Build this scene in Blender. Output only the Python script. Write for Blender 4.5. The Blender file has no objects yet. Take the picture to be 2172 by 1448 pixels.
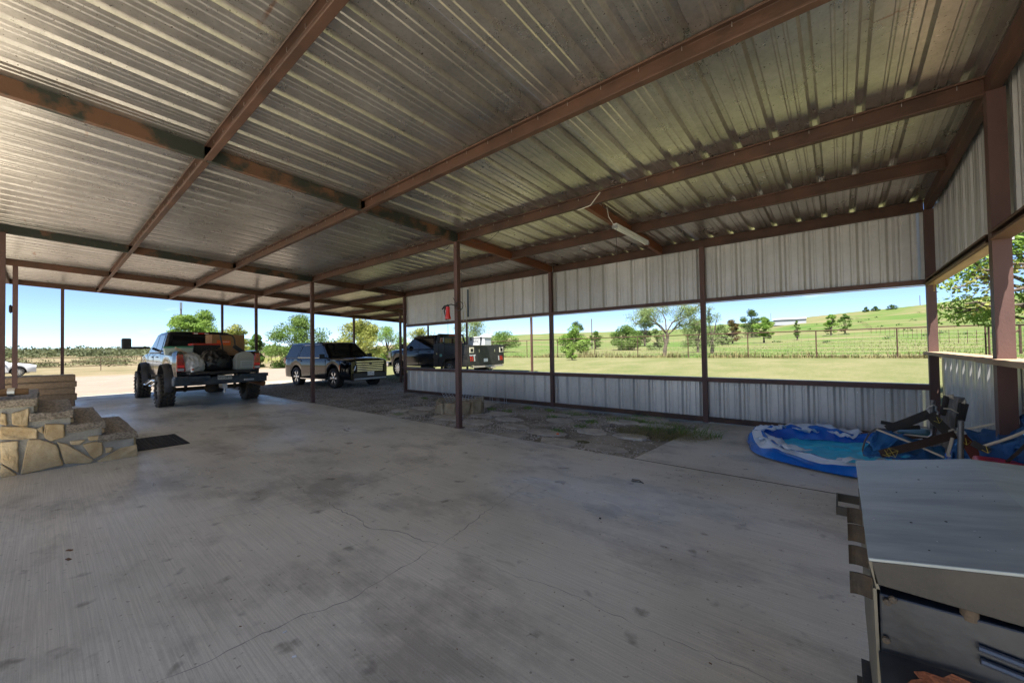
import bpy, bmesh, math, random
import numpy as np
from mathutils import Vector, Matrix, noise
random.seed(7)
S = bpy.context.scene
COL = S.collection
PI = math.pi
# ------------------------------------------------------------------ camera
YAW, PITCH, ROLL, FPX, EYE = 0.6969, 0.0183, -0.0168, 830.9, 1.5
fw = Vector((-math.sin(YAW)*math.cos(PITCH), math.cos(YAW)*math.cos(PITCH), math.sin(PITCH)))
r0 = Vector((math.cos(YAW), math.sin(YAW), 0)); u0 = r0.cross(fw)
rt = r0*math.cos(ROLL)+u0*math.sin(ROLL); up = -r0*math.sin(ROLL)+u0*math.cos(ROLL)
cd = bpy.data.cameras.new('camera'); cam = bpy.data.objects.new('camera', cd); COL.objects.link(cam)
cd.sensor_width = 36; cd.lens = FPX/2172*36; cd.clip_start = .05; cd.clip_end = 3000
m = Matrix((rt, up, -fw)).transposed().to_4x4(); m.translation = Vector((0, 0, EYE)); cam.matrix_world = m
S.camera = cam
# ------------------------------------------------------------------ light
SUN = Vector((.16, -.36, .92)).normalized()
W = bpy.data.worlds.new('World'); S.world = W; W.use_nodes = True
nt = W.node_tree; nt.nodes.clear()
wo = nt.nodes.new('ShaderNodeOutputWorld'); bg = nt.nodes.new('ShaderNodeBackground')
sky = nt.nodes.new('ShaderNodeTexSky'); sky.sky_type = 'NISHITA'; sky.sun_disc = False
sky.sun_elevation = math.asin(SUN.z); sky.sun_rotation = math.atan2(SUN.x, SUN.y)
sky.air_density = .5; sky.dust_density = .05; sky.ozone_density = 3.0; sky.altitude = 200
tc = nt.nodes.new('ShaderNodeTexCoord'); mp = nt.nodes.new('ShaderNodeMapping'); mp.inputs['Scale'].default_value = (3.2, 3.2, 11)
mp.inputs['Location'].default_value = (1.3, .4, .2)
nz = nt.nodes.new('ShaderNodeTexNoise'); nz.inputs['Scale'].default_value = 1.5; nz.inputs['Detail'].default_value = 7; nz.inputs['Roughness'].default_value = .55
rp = nt.nodes.new('ShaderNodeValToRGB'); rp.color_ramp.elements[0].position = .60; rp.color_ramp.elements[1].position = .80
sx = nt.nodes.new('ShaderNodeSeparateXYZ'); band = nt.nodes.new('ShaderNodeMapRange'); band.inputs[1].default_value = .22; band.inputs[2].default_value = .02
ml = nt.nodes.new('ShaderNodeMath'); ml.operation = 'MULTIPLY'
mx = nt.nodes.new('ShaderNodeMix'); mx.data_type = 'RGBA'; mx.inputs[7].default_value = (7, 7.3, 8, 1)
L = nt.links.new
L(tc.outputs['Generated'], mp.inputs[0]); L(mp.outputs[0], nz.inputs['Vector']); L(nz.outputs['Fac'], rp.inputs[0])
L(tc.outputs['Generated'], sx.inputs[0]); L(sx.outputs[2], band.inputs[0]); L(rp.outputs[0], ml.inputs[0]); L(band.outputs[0], ml.inputs[1])
L(ml.outputs[0], mx.inputs[0]); L(sky.outputs[0], mx.inputs[6]); L(mx.outputs[2], bg.inputs[0]); L(bg.outputs[0], wo.inputs[0])
bg.inputs[1].default_value = .057
sl = bpy.data.lights.new('sun', 'SUN'); sl.energy = 4.2; sl.angle = math.radians(.53); sl.color = (1, .95, .87)
so = bpy.data.objects.new('sun', sl); COL.objects.link(so); so.rotation_euler = (-SUN).to_track_quat('-Z', 'Y').to_euler()
S.view_settings.view_transform = 'Standard'; S.view_settings.look = 'None'; S.view_settings.gamma = 1
S.view_settings.exposure = 2.08
try:
    S.cycles.use_denoising = True; S.cycles.max_bounces = 10; S.cycles.diffuse_bounces = 6; S.cycles.glossy_bounces = 4
    S.cycles.sample_clamp_indirect = 6
except Exception: pass
# ------------------------------------------------------------------ helpers
def ray(px, py): return fw + rt*((px-1086)/FPX) - up*((py-724)/FPX)
def on_z(px, py, z=0): d = ray(px, py); t = (z-EYE)/d.z; return Vector((d.x*t, d.y*t, z))
def on_y(px, py, y): d = ray(px, py); t = y/d.y; return Vector((d.x*t, y, EYE+d.z*t))
def on_x(px, py, x): d = ray(px, py); t = x/d.x; return Vector((x, d.y*t, EYE+d.z*t))
def at_r(px, r, py=740): d = ray(px, py); h = math.hypot(d.x, d.y); return Vector((d.x/h*r, d.y/h*r, 0))
MC = {}
def mat(name, col, rough=.6, metal=0, var=None, vs=4., bump=0, bs=60., spec=.5, coat=0, stretch=None, vmix=.5, ramp=(.35, .65), rnd=0, detail=6, trans=0, alpha=1):
    if name in MC: return MC[name]
    M = bpy.data.materials.new(name); M.use_nodes = True; MC[name] = M
    n = M.node_tree; p = n.nodes['Principled BSDF']; k = n.links.new
    p.inputs['Base Color'].default_value = (*col, 1); p.inputs['Roughness'].default_value = rough; p.inputs['Metallic'].default_value = metal
    p.inputs['Specular IOR Level'].default_value = spec; p.inputs['Coat Weight'].default_value = coat; p.inputs['Coat Roughness'].default_value = .03
    if trans: p.inputs['Transmission Weight'].default_value = trans
    t = n.nodes.new('ShaderNodeTexCoord'); mpp = n.nodes.new('ShaderNodeMapping'); k(t.outputs['Object'], mpp.inputs[0])
    if stretch: mpp.inputs['Scale'].default_value = stretch
    c = None
    if var:
        z = n.nodes.new('ShaderNodeTexNoise'); z.inputs['Scale'].default_value = vs; z.inputs['Detail'].default_value = detail; z.inputs['Roughness'].default_value = .62
        k(mpp.outputs[0], z.inputs['Vector'])
        r = n.nodes.new('ShaderNodeValToRGB'); r.color_ramp.elements[0].position = ramp[0]; r.color_ramp.elements[1].position = ramp[1]
        r.color_ramp.elements[0].color = (*col, 1); r.color_ramp.elements[1].color = (*var, 1)
        k(z.outputs['Fac'], r.inputs[0]); c = r.outputs[0]
        mr = n.nodes.new('ShaderNodeMapRange'); mr.inputs[3].default_value = max(0, rough-.08); mr.inputs[4].default_value = min(1, rough+.1)
        k(z.outputs['Fac'], mr.inputs[0]); k(mr.outputs[0], p.inputs['Roughness'])
    if rnd:
        oi = n.nodes.new('ShaderNodeObjectInfo'); h = n.nodes.new('ShaderNodeHueSaturation')
        mr = n.nodes.new('ShaderNodeMapRange'); mr.inputs[3].default_value = 1-rnd; mr.inputs[4].default_value = 1+rnd
        k(oi.outputs['Random'], mr.inputs[0]); k(mr.outputs[0], h.inputs['Value'])
        if c: k(c, h.inputs['Color'])
        else: h.inputs['Color'].default_value = (*col, 1)
        c = h.outputs[0]
    if c: k(c, p.inputs['Base Color'])
    if bump:
        z2 = n.nodes.new('ShaderNodeTexNoise'); z2.inputs['Scale'].default_value = bs; z2.inputs['Detail'].default_value = 4; k(mpp.outputs[0], z2.inputs['Vector'])
        b = n.nodes.new('ShaderNodeBump'); b.inputs['Strength'].default_value = bump; b.inputs['Distance'].default_value = .02
        k(z2.outputs['Fac'], b.inputs['Height']); k(b.outputs[0], p.inputs['Normal'])
    return M

class MB:
    def __init__(s): s.v = []; s.f = []
    def add(s, vs, fs):
        o = len(s.v); s.v += [tuple(v) for v in vs]; s.f += [tuple(i+o for i in f) for f in fs]; return s
    def box(s, c, d, rz=0, rot=None, taper=1):
        R = rot if rot is not None else Matrix.Rotation(rz, 3, 'Z')
        c = Vector(c); vs = []
        for k in (-1, 1):
            tp = taper if k > 0 else 1
            for (i, j) in ((-1, -1), (1, -1), (1, 1), (-1, 1)):
                vs.append(c + R @ Vector((i*d[0]/2*tp, j*d[1]/2*tp, k*d[2]/2)))
        return s.add(vs, [(3, 2, 1, 0), (4, 5, 6, 7), (0, 1, 5, 4), (1, 2, 6, 5), (2, 3, 7, 6), (3, 0, 4, 7)])
    def bx(s, x0, x1, y0, y1, z0, z1): return s.box(((x0+x1)/2, (y0+y1)/2, (z0+z1)/2), (x1-x0, y1-y0, z1-z0))
    def loft(s, rings, closed=True, caps=True):
        n = len(rings[0]); o = len(s.v)
        for r in rings: s.v += [tuple(p) for p in r]
        m_ = n if closed else n-1
        for i in range(len(rings)-1):
            for j in range(m_):
                a = o+i*n+j; b = o+i*n+(j+1) % n
                s.f.append((a, b, b+n, a+n))
        if caps and closed:
            s.f.append(tuple(o+j for j in range(n))[::-1]); s.f.append(tuple(o+(len(rings)-1)*n+j for j in range(n)))
        return s
    def tube(s, pts, r, n=8, caps=True):
        pts = [Vector(p) for p in pts]; rings = []; pu = None
        for i, p in enumerate(pts):
            t = (pts[min(i+1, len(pts)-1)]-pts[max(i-1, 0)])
            if t.length < 1e-9: t = Vector((0, 0, 1))
            t.normalize()
            a = (pu if pu else (Vector((0, 0, 1)) if abs(t.z) < .9 else Vector((1, 0, 0))))
            b = t.cross(a).normalized(); a = b.cross(t).normalized(); pu = a
            rr = r[i] if isinstance(r, (list, tuple)) else r
            rings.append([p+(a*math.cos(2*PI*j/n)+b*math.sin(2*PI*j/n))*rr for j in range(n)])
        return s.loft(rings, True, caps)
    def lathe(s, prof, n=24, axis='Z', c=(0, 0, 0)):
        rings = []; c = Vector(c)
        for (r, h) in prof:
            ring = []
            for j in range(n):
                a = 2*PI*j/n; x, y = r*math.cos(a), r*math.sin(a)
                ring.append(c+(Vector((x, y, h)) if axis == 'Z' else Vector((x, h, y)) if axis == 'Y' else Vector((h, x, y))))
            rings.append(ring)
        return s.loft(rings, True, True)
    def poly(s, pts, d):   # prism: polygon pts (Vectors) swept by d
        n = len(pts); d = Vector(d); vs = [Vector(p) for p in pts]+[Vector(p)+d for p in pts]
        return s.add(vs, [tuple(range(n))[::-1], tuple(range(n, 2*n))]+[(i, (i+1) % n, (i+1) % n+n, i+n) for i in range(n)])
    def data(s, name, m, smooth=False):
        me = bpy.data.meshes.new(name); me.from_pydata(s.v, [], s.f)
        if m: me.materials.append(m)
        if smooth:
            me.polygons.foreach_set('use_smooth', [True]*len(me.polygons))
        me.update()
        return me
    def build(s, name, m, parent=None, smooth=False, bevel=0, fix=False, seg=2, ang=.6, sub=0, solid=0):
        me = s.data(name, m, smooth)
        if fix:
            b = bmesh.new(); b.from_mesh(me); bmesh.ops.recalc_face_normals(b, faces=b.faces[:]); b.to_mesh(me); b.free()
        o = bpy.data.objects.new(name, me); COL.objects.link(o)
        if parent: o.parent = parent
        if solid: q = o.modifiers.new('s', 'SOLIDIFY'); q.thickness = solid; q.offset = 0
        if bevel:
            q = o.modifiers.new('b', 'BEVEL'); q.width = bevel; q.segments = seg; q.limit_method = 'ANGLE'; q.angle_limit = ang; q.harden_normals = False
        if sub: q = o.modifiers.new('u', 'SUBSURF'); q.levels = sub; q.render_levels = sub
        if smooth:
            try: me.set_sharp_from_angle(angle=math.radians(38))
            except Exception: pass
        return o
def tag(o, label=None, cat=None, group=None, kind=None):
    if label: o['label'] = label
    if cat: o['category'] = cat
    if group: o['group'] = group
    if kind: o['kind'] = kind
    return o
def thing(name, label, cat, loc=(0, 0, 0), rz=0, group=None):
    o = bpy.data.objects.new(name, None); COL.objects.link(o); o.location = loc; o.rotation_euler = (0, 0, rz); o.empty_display_size = .2
    return tag(o, label, cat, group)
def inst(me, name, parent=None, loc=(0, 0, 0), rot=(0, 0, 0), scale=None):
    o = bpy.data.objects.new(name, me); COL.objects.link(o); o.location = loc; o.rotation_euler = rot
    if scale: o.scale = scale
    if parent: o.parent = parent
    return o
def copy_tree(o, parent=None):
    c = o.copy(); COL.objects.link(c); c.parent = parent
    for ch in list(o.children): copy_tree(ch, c)
    return c
def text(body, size, m, parent, loc, rot, ext=.002, name='lettering', bold=0):
    cu = bpy.data.curves.new(name, 'FONT'); cu.body = body; cu.size = size; cu.extrude = ext; cu.align_x = 'CENTER'; cu.align_y = 'CENTER'; cu.offset = bold
    cu.materials.append(m); t_ = bpy.data.objects.new('tmp', cu); me = bpy.data.meshes.new_from_object(t_); bpy.data.objects.remove(t_)
    o = bpy.data.objects.new(name, me); COL.objects.link(o); o.parent = parent; o.location = loc; o.rotation_euler = rot
    return o
def fbm(x, y, z=0, o=4): return noise.fractal(Vector((x, y, z)), 1.0, 2.0, o)

# ------------------------------------------------------------------ terrain height
SKYL = [(-400, 744), (0, 744), (300, 741), (560, 737), (700, 733), (850, 722), (1000, 712), (1088, 709), (1162, 706), (1295, 702), (1450, 696), (1528, 686), (1643, 680), (1714, 670), (1811, 659), (1904, 650), (1972, 642), (2075, 627), (2172, 616), (2600, 600)]
AZ = []
for px, py in SKYL:
    d = ray(px, py); AZ.append((math.atan2(d.y, d.x), d.z/math.hypot(d.x, d.y), px))
AZ.sort()     # increasing angle = from right of frame to left
def elev(a):
    if a < AZ[0][0]: return AZ[0][1]*max(0, 1-(AZ[0][0]-a)/1.2), 2700
    if a > AZ[-1][0]: return AZ[-1][1], -500
    for (a0, e0, p0), (a1, e1, p1) in zip(AZ, AZ[1:]):
        if a <= a1:
            t = (a-a0)/(a1-a0); return e0+(e1-e0)*t, p0+(p1-p0)*t
def sst(t): t = min(1, max(0, t)); return t*t*(3-2*t)
def tz(x, y):
    r = math.hypot(x, y)
    if r < 8: return 0.
    a = math.atan2(y, x)
    if a < -PI/2: a += 2*PI
    e, px = elev(a)
    w = sst((px-620)/420)
    # right hand side: lawn climbs to the back fence then the hill
    rf = 27.3/max(.35, math.cos(a-PI/2)) if a > 0 else 78
    rf = min(rf, 60); R = 210
    zf = .75
    if r <= rf: zr = zf*sst((y-9)/18.) if a > 0 else 0
    elif r <= R:
        t = math.log(r/rf)/math.log(R/rf); ef = (zf-EYE)/rf; t = t*.65+.35*t*t
        zr = EYE+r*(ef+(e-ef)*t)
    else: zr = EYE+R*e-(r-R)*.06
    # left hand side: flat road and fields, far rise
    R2 = 380
    if r <= 60: zl = 0
    elif r <= R2:
        t = math.log(r/60)/math.log(R2/60); ef = -EYE/60
        zl = EYE+r*(ef+(e-ef)*t)
    else: zl = EYE+R2*e-(r-R2)*.05
    n = 0
    if r > 30: n = fbm(x*.02, y*.02, 3)*min(1.2, (r-30)*.008)*(1 if r < 185 else .3)
    return zl*(1-w)+zr*w+n*.5

def ground_mat():
    M = bpy.data.materials.new('ground_soil_and_grass'); M.use_nodes = True
    n = M.node_tree; p = n.nodes['Principled BSDF']; k = n.links.new; p.inputs['Roughness'].default_value = .95; p.inputs['Specular IOR Level'].default_value = .1
    g = n.nodes.new('ShaderNodeNewGeometry'); P = g.outputs['Position']
    def nzz(sc, det=6, rough=.6, scale=None):
        z = n.nodes.new('ShaderNodeTexNoise'); z.inputs['Scale'].default_value = sc; z.inputs['Detail'].default_value = det; z.inputs['Roughness'].default_value = rough
        if scale:
            mm = n.nodes.new('ShaderNodeMapping'); mm.inputs['Scale'].default_value = scale; k(P, mm.inputs[0]); k(mm.outputs[0], z.inputs['Vector'])
        else: k(P, z.inputs['Vector'])
        return z.outputs['Fac']
    def rmp(f, stops):
        r = n.nodes.new('ShaderNodeValToRGB'); e = r.color_ramp.elements
        e[0].position = stops[0][0]; e[0].color = (*stops[0][1], 1); e[1].position = stops[-1][0]; e[1].color = (*stops[-1][1], 1)
        for q in stops[1:-1]:
            x = e.new(q[0]); x.color = (*q[1], 1)
        k(f, r.inputs[0]); return r.outputs[0]
    def mixc(f, a, b):
        x = n.nodes.new('ShaderNodeMix'); x.data_type = 'RGBA'; k(f, x.inputs[0]); k(a, x.inputs[6]); k(b, x.inputs[7]); return x.outputs[2]
    def mth(op, a, b=0):
        x = n.nodes.new('ShaderNodeMath'); x.operation = op
        for i, q in ((0, a), (1, b)):
            if isinstance(q, (int, float)): x.inputs[i].default_value = q
            else: k(q, x.inputs[i])
        return x.outputs[0]
    def step(v, a, b):
        x = n.nodes.new('ShaderNodeMapRange'); x.inputs[1].default_value = a; x.inputs[2].default_value = b; k(v, x.inputs[0]); return x.outputs[0]
    sp = n.nodes.new('ShaderNodeSeparateXYZ'); k(P, sp.inputs[0]); X, Y = sp.outputs[0], sp.outputs[1]
    fine = nzz(9, 4, .7); mid = nzz(.55, 6, .65); big = nzz(.06, 5, .55); streak = nzz(.25, 5, .6, (.35, 1.6, 1))
    lawn = rmp(mth('ADD', mth('MULTIPLY', mid, .6), mth('MULTIPLY', fine, .4)), [(.34, (.085, .108, .036)), (.5, (.128, .132, .060)), (.64, (.175, .160, .088))])
    past = rmp(mth('ADD', mth('MULTIPLY', big, .55), mth('MULTIPLY', streak, .45)), [(.38, (.050, .105, .020)), (.47, (.082, .122, .032)), (.54, (.125, .127, .057)), (.64, (.165, .145, .078))])
    dry = rmp(mth('ADD', mth('MULTIPLY', mid, .5), mth('MULTIPLY', big, .5)), [(.40, (.08, .085, .038)), (.48, (.155, .128, .075)), (.62, (.21, .175, .115))])
    road = rmp(mth('ADD', mth('MULTIPLY', mid, .6), mth('MULTIPLY', fine, .4)), [(.3, (.18, .146, .118)), (.7, (.255, .216, .178))])
    wob = mth('MULTIPLY', mth('SUBTRACT', nzz(.22, 4), .5), 9)
    beyond = step(mth('ADD', Y, mth('MULTIPLY', mth('SUBTRACT', nzz(1.2, 3), .5), 1.2)), 26.6, 27.6)
    c = mixc(beyond, lawn, past)
    left = step(mth('ADD', mth('ADD', Y, mth('MULTIPLY', X, .95)), wob), -8, -15)
    c = mixc(left, c, dry)
    rd = mth('MULTIPLY', mth('MULTIPLY', step(mth('ADD', X, wob), -45, -41), step(X, -15.3, -15.6)), step(mth('ADD', mth('ADD', Y, mth('MULTIPLY', X, .25)), wob), 6.5, 5))
    c = mixc(rd, c, road)
    k(c, p.inputs['Base Color'])
    b = n.nodes.new('ShaderNodeBump'); b.inputs['Strength'].default_value = .6; b.inputs['Distance'].default_value = .08; k(nzz(14, 5, .75), b.inputs['Height']); k(b.outputs[0], p.inputs['Normal'])
    return M

def make_ground():
    rs = [0, 4, 8]+[9+1.5*i for i in range(14)]
    while rs[-1] < 900: rs.append(rs[-1]*1.055+.3)
    na = 300; v = [(0, 0, -.05)]; f = []
    for r in rs[1:]:
        for j in range(na):
            a = 2*PI*j/na-PI; x, y = r*math.cos(a), r*math.sin(a)
            v.append((x, y, tz(x, y)-.05))
    for j in range(na): f.append((0, 1+j, 1+(j+1) % na))
    for i in range(len(rs)-2):
        for j in range(na):
            a = 1+i*na+j; b = 1+i*na+(j+1) % na; f.append((a, a+na, b+na, b))
    mb = MB(); mb.v = v; mb.f = f
    o = mb.build('ground', ground_mat(), smooth=True); tag(o, kind='structure')
make_ground()
def gz(x, y): return tz(x, y)-.05
# ------------------------------------------------------------------ materials
m_conc = bpy.data.materials.new('concrete'); m_conc.use_nodes = True
def conc():
    n = m_conc.node_tree; p = n.nodes['Principled BSDF']; k = n.links.new
    g = n.nodes.new('ShaderNodeNewGeometry'); P = g.outputs['Position']
    def nz(sc, det=6, r=.6, s=None, off=None):
        z = n.nodes.new('ShaderNodeTexNoise'); z.inputs['Scale'].default_value = sc; z.inputs['Detail'].default_value = det; z.inputs['Roughness'].default_value = r
        mm = n.nodes.new('ShaderNodeMapping'); mm.inputs['Scale'].default_value = s or (1, 1, 1); mm.inputs['Location'].default_value = off or (0, 0, 0); k(P, mm.inputs[0]); k(mm.outputs[0], z.inputs['Vector']); return z.outputs['Fac']
    def rmp(f, a, b, c0, c1):
        r = n.nodes.new('ShaderNodeValToRGB'); e = r.color_ramp.elements; e[0].position = a; e[1].position = b; e[0].color = (*c0, 1); e[1].color = (*c1, 1); k(f, r.inputs[0]); return r.outputs[0]
    def mul(a, b):
        x = n.nodes.new('ShaderNodeMix'); x.data_type = 'RGBA'; x.blend_type = 'MULTIPLY'; x.inputs[0].default_value = 1; k(a, x.inputs[6]); k(b, x.inputs[7]); return x.outputs[2]
    base = rmp(nz(.45, 7, .6), .32, .68, (.505, .472, .385), (.715, .67, .57))
    st = rmp(nz(.9, 8, .68, (.75, 1.2, 1), (3, 7, 0)), .36, .50, (.62, .61, .60), (1, 1, 1))
    blot = rmp(nz(4.5, 3, .5, None, (9, 2, 0)), .27, .36, (.50, .48, .46), (1, 1, 1))
    spk = rmp(nz(26, 2, .5), .27, .32, (.55, .53, .5), (1, 1, 1))
    lines = rmp(nz(1, 5, .75, (1.3, 95, 1)), .28, .62, (.76, .76, .76), (1.08, 1.08, 1.08))
    grain = rmp(nz(120, 3, .7), .3, .7, (.9, .9, .9), (1.06, 1.06, 1.05))
    k(mul(mul(mul(base, st), mul(blot, spk)), mul(lines, grain)), p.inputs['Base Color'])
    rr = n.nodes.new('ShaderNodeMapRange'); rr.inputs[1].default_value = .35; rr.inputs[2].default_value = .62; rr.inputs[3].default_value = .26; rr.inputs[4].default_value = .70; k(nz(.6, 5, .6, (.5, 1.4, 1), (5, 1, 0)), rr.inputs[0]); k(rr.outputs[0], p.inputs['Roughness'])
    b = n.nodes.new('ShaderNodeBump'); b.inputs['Strength'].default_value = .35; b.inputs['Distance'].default_value = .006; k(nz(1, 5, .7, (1.0, 110, 1)), b.inputs['Height'])
    b2 = n.nodes.new('ShaderNodeBump'); b2.inputs['Strength'].default_value = .25; b2.inputs['Distance'].default_value = .004; k(nz(90, 4, .7), b2.inputs['Height']); k(b.outputs[0], b2.inputs['Normal']); k(b2.outputs[0], p.inputs['Normal'])
    p.inputs['Specular IOR Level'].default_value = .36
conc()
def galv(name, c0, c1, speck=True, stain=False, metal=.25, rough=.5):
    M = bpy.data.materials.new(name); M.use_nodes = True; n = M.node_tree; p = n.nodes['Principled BSDF']; k = n.links.new
    t = n.nodes.new('ShaderNodeTexCoord').outputs['Object']
    oi = n.nodes.new('ShaderNodeObjectInfo'); va = n.nodes.new('ShaderNodeVectorMath'); va.operation = 'ADD'
    g = n.nodes.new('ShaderNodeNewGeometry').outputs['Position']
    def nz(sc, det=5, r=.6, s=None):
        z = n.nodes.new('ShaderNodeTexNoise'); z.inputs['Scale'].default_value = sc; z.inputs['Detail'].default_value = det; z.inputs['Roughness'].default_value = r
        mm = n.nodes.new('ShaderNodeMapping'); mm.inputs['Scale'].default_value = s or (1, 1, 1); k(g, mm.inputs[0]); k(mm.outputs[0], z.inputs['Vector']); return z.outputs['Fac']
    def rmp(f, a, b, x0, x1):
        r = n.nodes.new('ShaderNodeValToRGB'); e = r.color_ramp.elements; e[0].position = a; e[1].position = b; e[0].color = (*x0, 1); e[1].color = (*x1, 1); k(f, r.inputs[0]); return r.outputs[0]
    def mul(a, b):
        x = n.nodes.new('ShaderNodeMix'); x.data_type = 'RGBA'; x.blend_type = 'MULTIPLY'; x.inputs[0].default_value = 1; k(a, x.inputs[6]); k(b, x.inputs[7]); return x.outputs[2]
    c = rmp(nz(1.3, 7, .7), .3, .7, c0, c1)
    c = mul(c, rmp(nz(14, 4, .75), .3, .6, (.94, .94, .93), (1.03, 1.03, 1.02))) if not speck else mul(c, rmp(nz(18, 4, .75), .3, .6, (.86, .86, .84), (1.05, 1.05, 1.04)))
    if speck: c = mul(c, rmp(nz(55, 1, .4), .25, .28, (.25, .22, .18), (1, 1, 1)))
    if stain: c = mul(c, rmp(nz(1.1, 3, .5, (.7, 7, 1)), .24, .29, (.72, .50, .42), (1, 1, 1)))
    h = n.nodes.new('ShaderNodeHueSaturation'); mr = n.nodes.new('ShaderNodeMapRange'); mr.inputs[3].default_value = .87; mr.inputs[4].default_value = 1.1
    k(oi.outputs['Random'], mr.inputs[0]); k(mr.outputs[0], h.inputs['Value']); k(c, h.inputs['Color']); k(h.outputs[0], p.inputs['Base Color'])
    p.inputs['Metallic'].default_value = metal
    r2 = n.nodes.new('ShaderNodeMapRange'); r2.inputs[3].default_value = rough-.12; r2.inputs[4].default_value = rough+.12; k(nz(3, 5, .7), r2.inputs[0]); k(r2.outputs[0], p.inputs['Roughness'])
    b = n.nodes.new('ShaderNodeBump'); b.inputs['Strength'].default_value = .12; b.inputs['Distance'].default_value = .01; k(nz(7, 4, .6), b.inputs['Height']); k(b.outputs[0], p.inputs['Normal'])
    return M
m_roof = galv('galvanised_roof_sheet', (.43, .398, .368), (.63, .588, .55), True, True, .86, .30)
m_wall = galv('galvanised_wall_sheet', (.50, .485, .46), (.60, .585, .56), False, False, .3, .38)
m_red = mat('red_oxide_steel', (.048, .023, .014), .62, 0, (.10, .047, .028), 2.2, .1, 40)
m_red2 = mat('rusty_brown_steel', (.060, .034, .022), .7, 0, (.12, .05, .028), 1.6, .15, 40)
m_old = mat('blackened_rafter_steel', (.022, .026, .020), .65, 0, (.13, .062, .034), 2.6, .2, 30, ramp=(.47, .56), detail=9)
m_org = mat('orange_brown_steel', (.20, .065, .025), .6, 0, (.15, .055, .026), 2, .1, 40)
m_post = mat('brown_post_steel', (.075, .036, .030), .6, 0, (.12, .060, .048), 3, .12, 120)
m_wood = mat('weathered_board', (.42, .30, .19), .75, 0, (.30, .20, .12), 3, .3, 40, stretch=(4, .6, 4))
m_blk = mat('black_rubber', (.014, .014, .015), .7, 0, (.03, .029, .028), 12, .2, 80)
m_dark = mat('dark_void', (.006, .006, .006), .9)
m_steel = mat('bare_steel', (.45, .45, .44), .35, .9)
m_chrome = mat('chrome', (.75, .75, .76), .12, 1)
m_white = mat('white_paint', (.75, .75, .73), .5)
# ------------------------------------------------------------------ floor slabs and gravel bed
def slab(name, pts, top=0, th=.12, m=m_conc):
    mb = MB(); mb.poly([Vector((x, y, top-th)) for x, y in pts], (0, 0, th)); o = mb.build(name, m, fix=True, bevel=.006, seg=1); return tag(o, kind='structure')
fl = slab('concrete_floor', [(-21.6, -14), (6, -14), (6, 2.8), (1.35, 2.8), (1.35, 5.07), (-21.6, 5.07)])  # part behind and beside the view is unseen, added to bounce sunlight inside
slab('corner_concrete_floor', [(-2.17, 5.094), (1.35, 5.094), (1.35, 8.62), (-1.98, 8.62)], -.004)
mb = MB(); mb.bx(-2.17, 1.35, 5.0705, 5.0935, -.04, -.022); mb.build('joint', mat('joint_dirt', (.03, .028, .024), .95), fl)
m_crack = mat('crack_dirt', (.24, .225, .20), .9, 0, (.34, .32, .29), 9)
def crack(pts, w, seed):
    rnd = random.Random(seed); P = [on_z(*p) for p in pts]; Q = []
    for a, b in zip(P, P[1:]):
        n = max(2, int((b-a).length/.045))
        for i in range(n):
            q = a.lerp(b, i/n); j = .0 if i == 0 else .013; Q.append(q+Vector((rnd.uniform(-j, j)+.02*fbm(q.x*3, q.y*3), rnd.uniform(-j, j)+.02*fbm(q.x*3, q.y*3, 5), 0)))
    Q.append(P[-1]); mb = MB(); vs = []; fs = []
    for i, q in enumerate(Q):
        t = (Q[min(i+1, len(Q)-1)]-Q[max(0, i-1)]).normalized(); s = Vector((-t.y, t.x, 0)); ww = w*rnd.uniform(.35, 1.3)*min(1, .3+i*.1, .3+(len(Q)-1-i)*.1)
        vs += [q-s*ww+Vector((0, 0, .0012)), q+s*ww+Vector((0, 0, .0012))]
        if i: fs.append((2*i-2, 2*i-1, 2*i+1, 2*i))
    mb.add(vs, fs); mb.build('crack', m_crack, fl)
def joint(x0_, x1_, yy, w):
    mb = MB(); n = 60; vs = []; fs = []
    for i in range(n+1):
        x = x0_+(x1_-x0_)*i/n; q = w*(1+.35*noise.noise(Vector((x*9, yy, 0)))); vs += [(x, yy-q, .0015), (x, yy+q, .0015)]
        if i: fs.append((2*i-2, 2*i, 2*i+1, 2*i-1))
    mb.add(vs, fs); mb.build('joint', mat('joint_dirt', (.03, .028, .024), .95), fl)
joint(-2.2, 1.3, 5.078, .011)
z6 = lambda L_: [(x/2.172, 960+y/2.172) for x, y in L_]
z7 = lambda L_: [(900+x/2.172, 960+y/2.172) for x, y in L_]
crack(z6([(800, 345), (1000, 300), (1240, 255), (1480, 205), (1700, 140), (1900, 75), (2090, 10)]), .0035, 1)
crack(z6([(1340, 110), (1370, 145), (1440, 210)]), .003, 2)
crack(z6([(1495, 210), (1550, 260), (1620, 290), (1700, 340), (1850, 370), (2020, 420)]), .005, 3)
crack(z7([(75, 425), (230, 480), (400, 560), (560, 600), (740, 670), (980, 800), (1240, 900), (1400, 960), (1560, 1030), (1800, 1130)]), .0022, 4)
crack(z6([(700, 1060), (900, 990), (1150, 860), (1350, 770), (1600, 680), (1830, 545), (2020, 420)]), .004, 5)
crack(z7([(75, 425), (200, 340), (330, 240), (440, 170), (530, 125)]), .004, 6)

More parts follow.
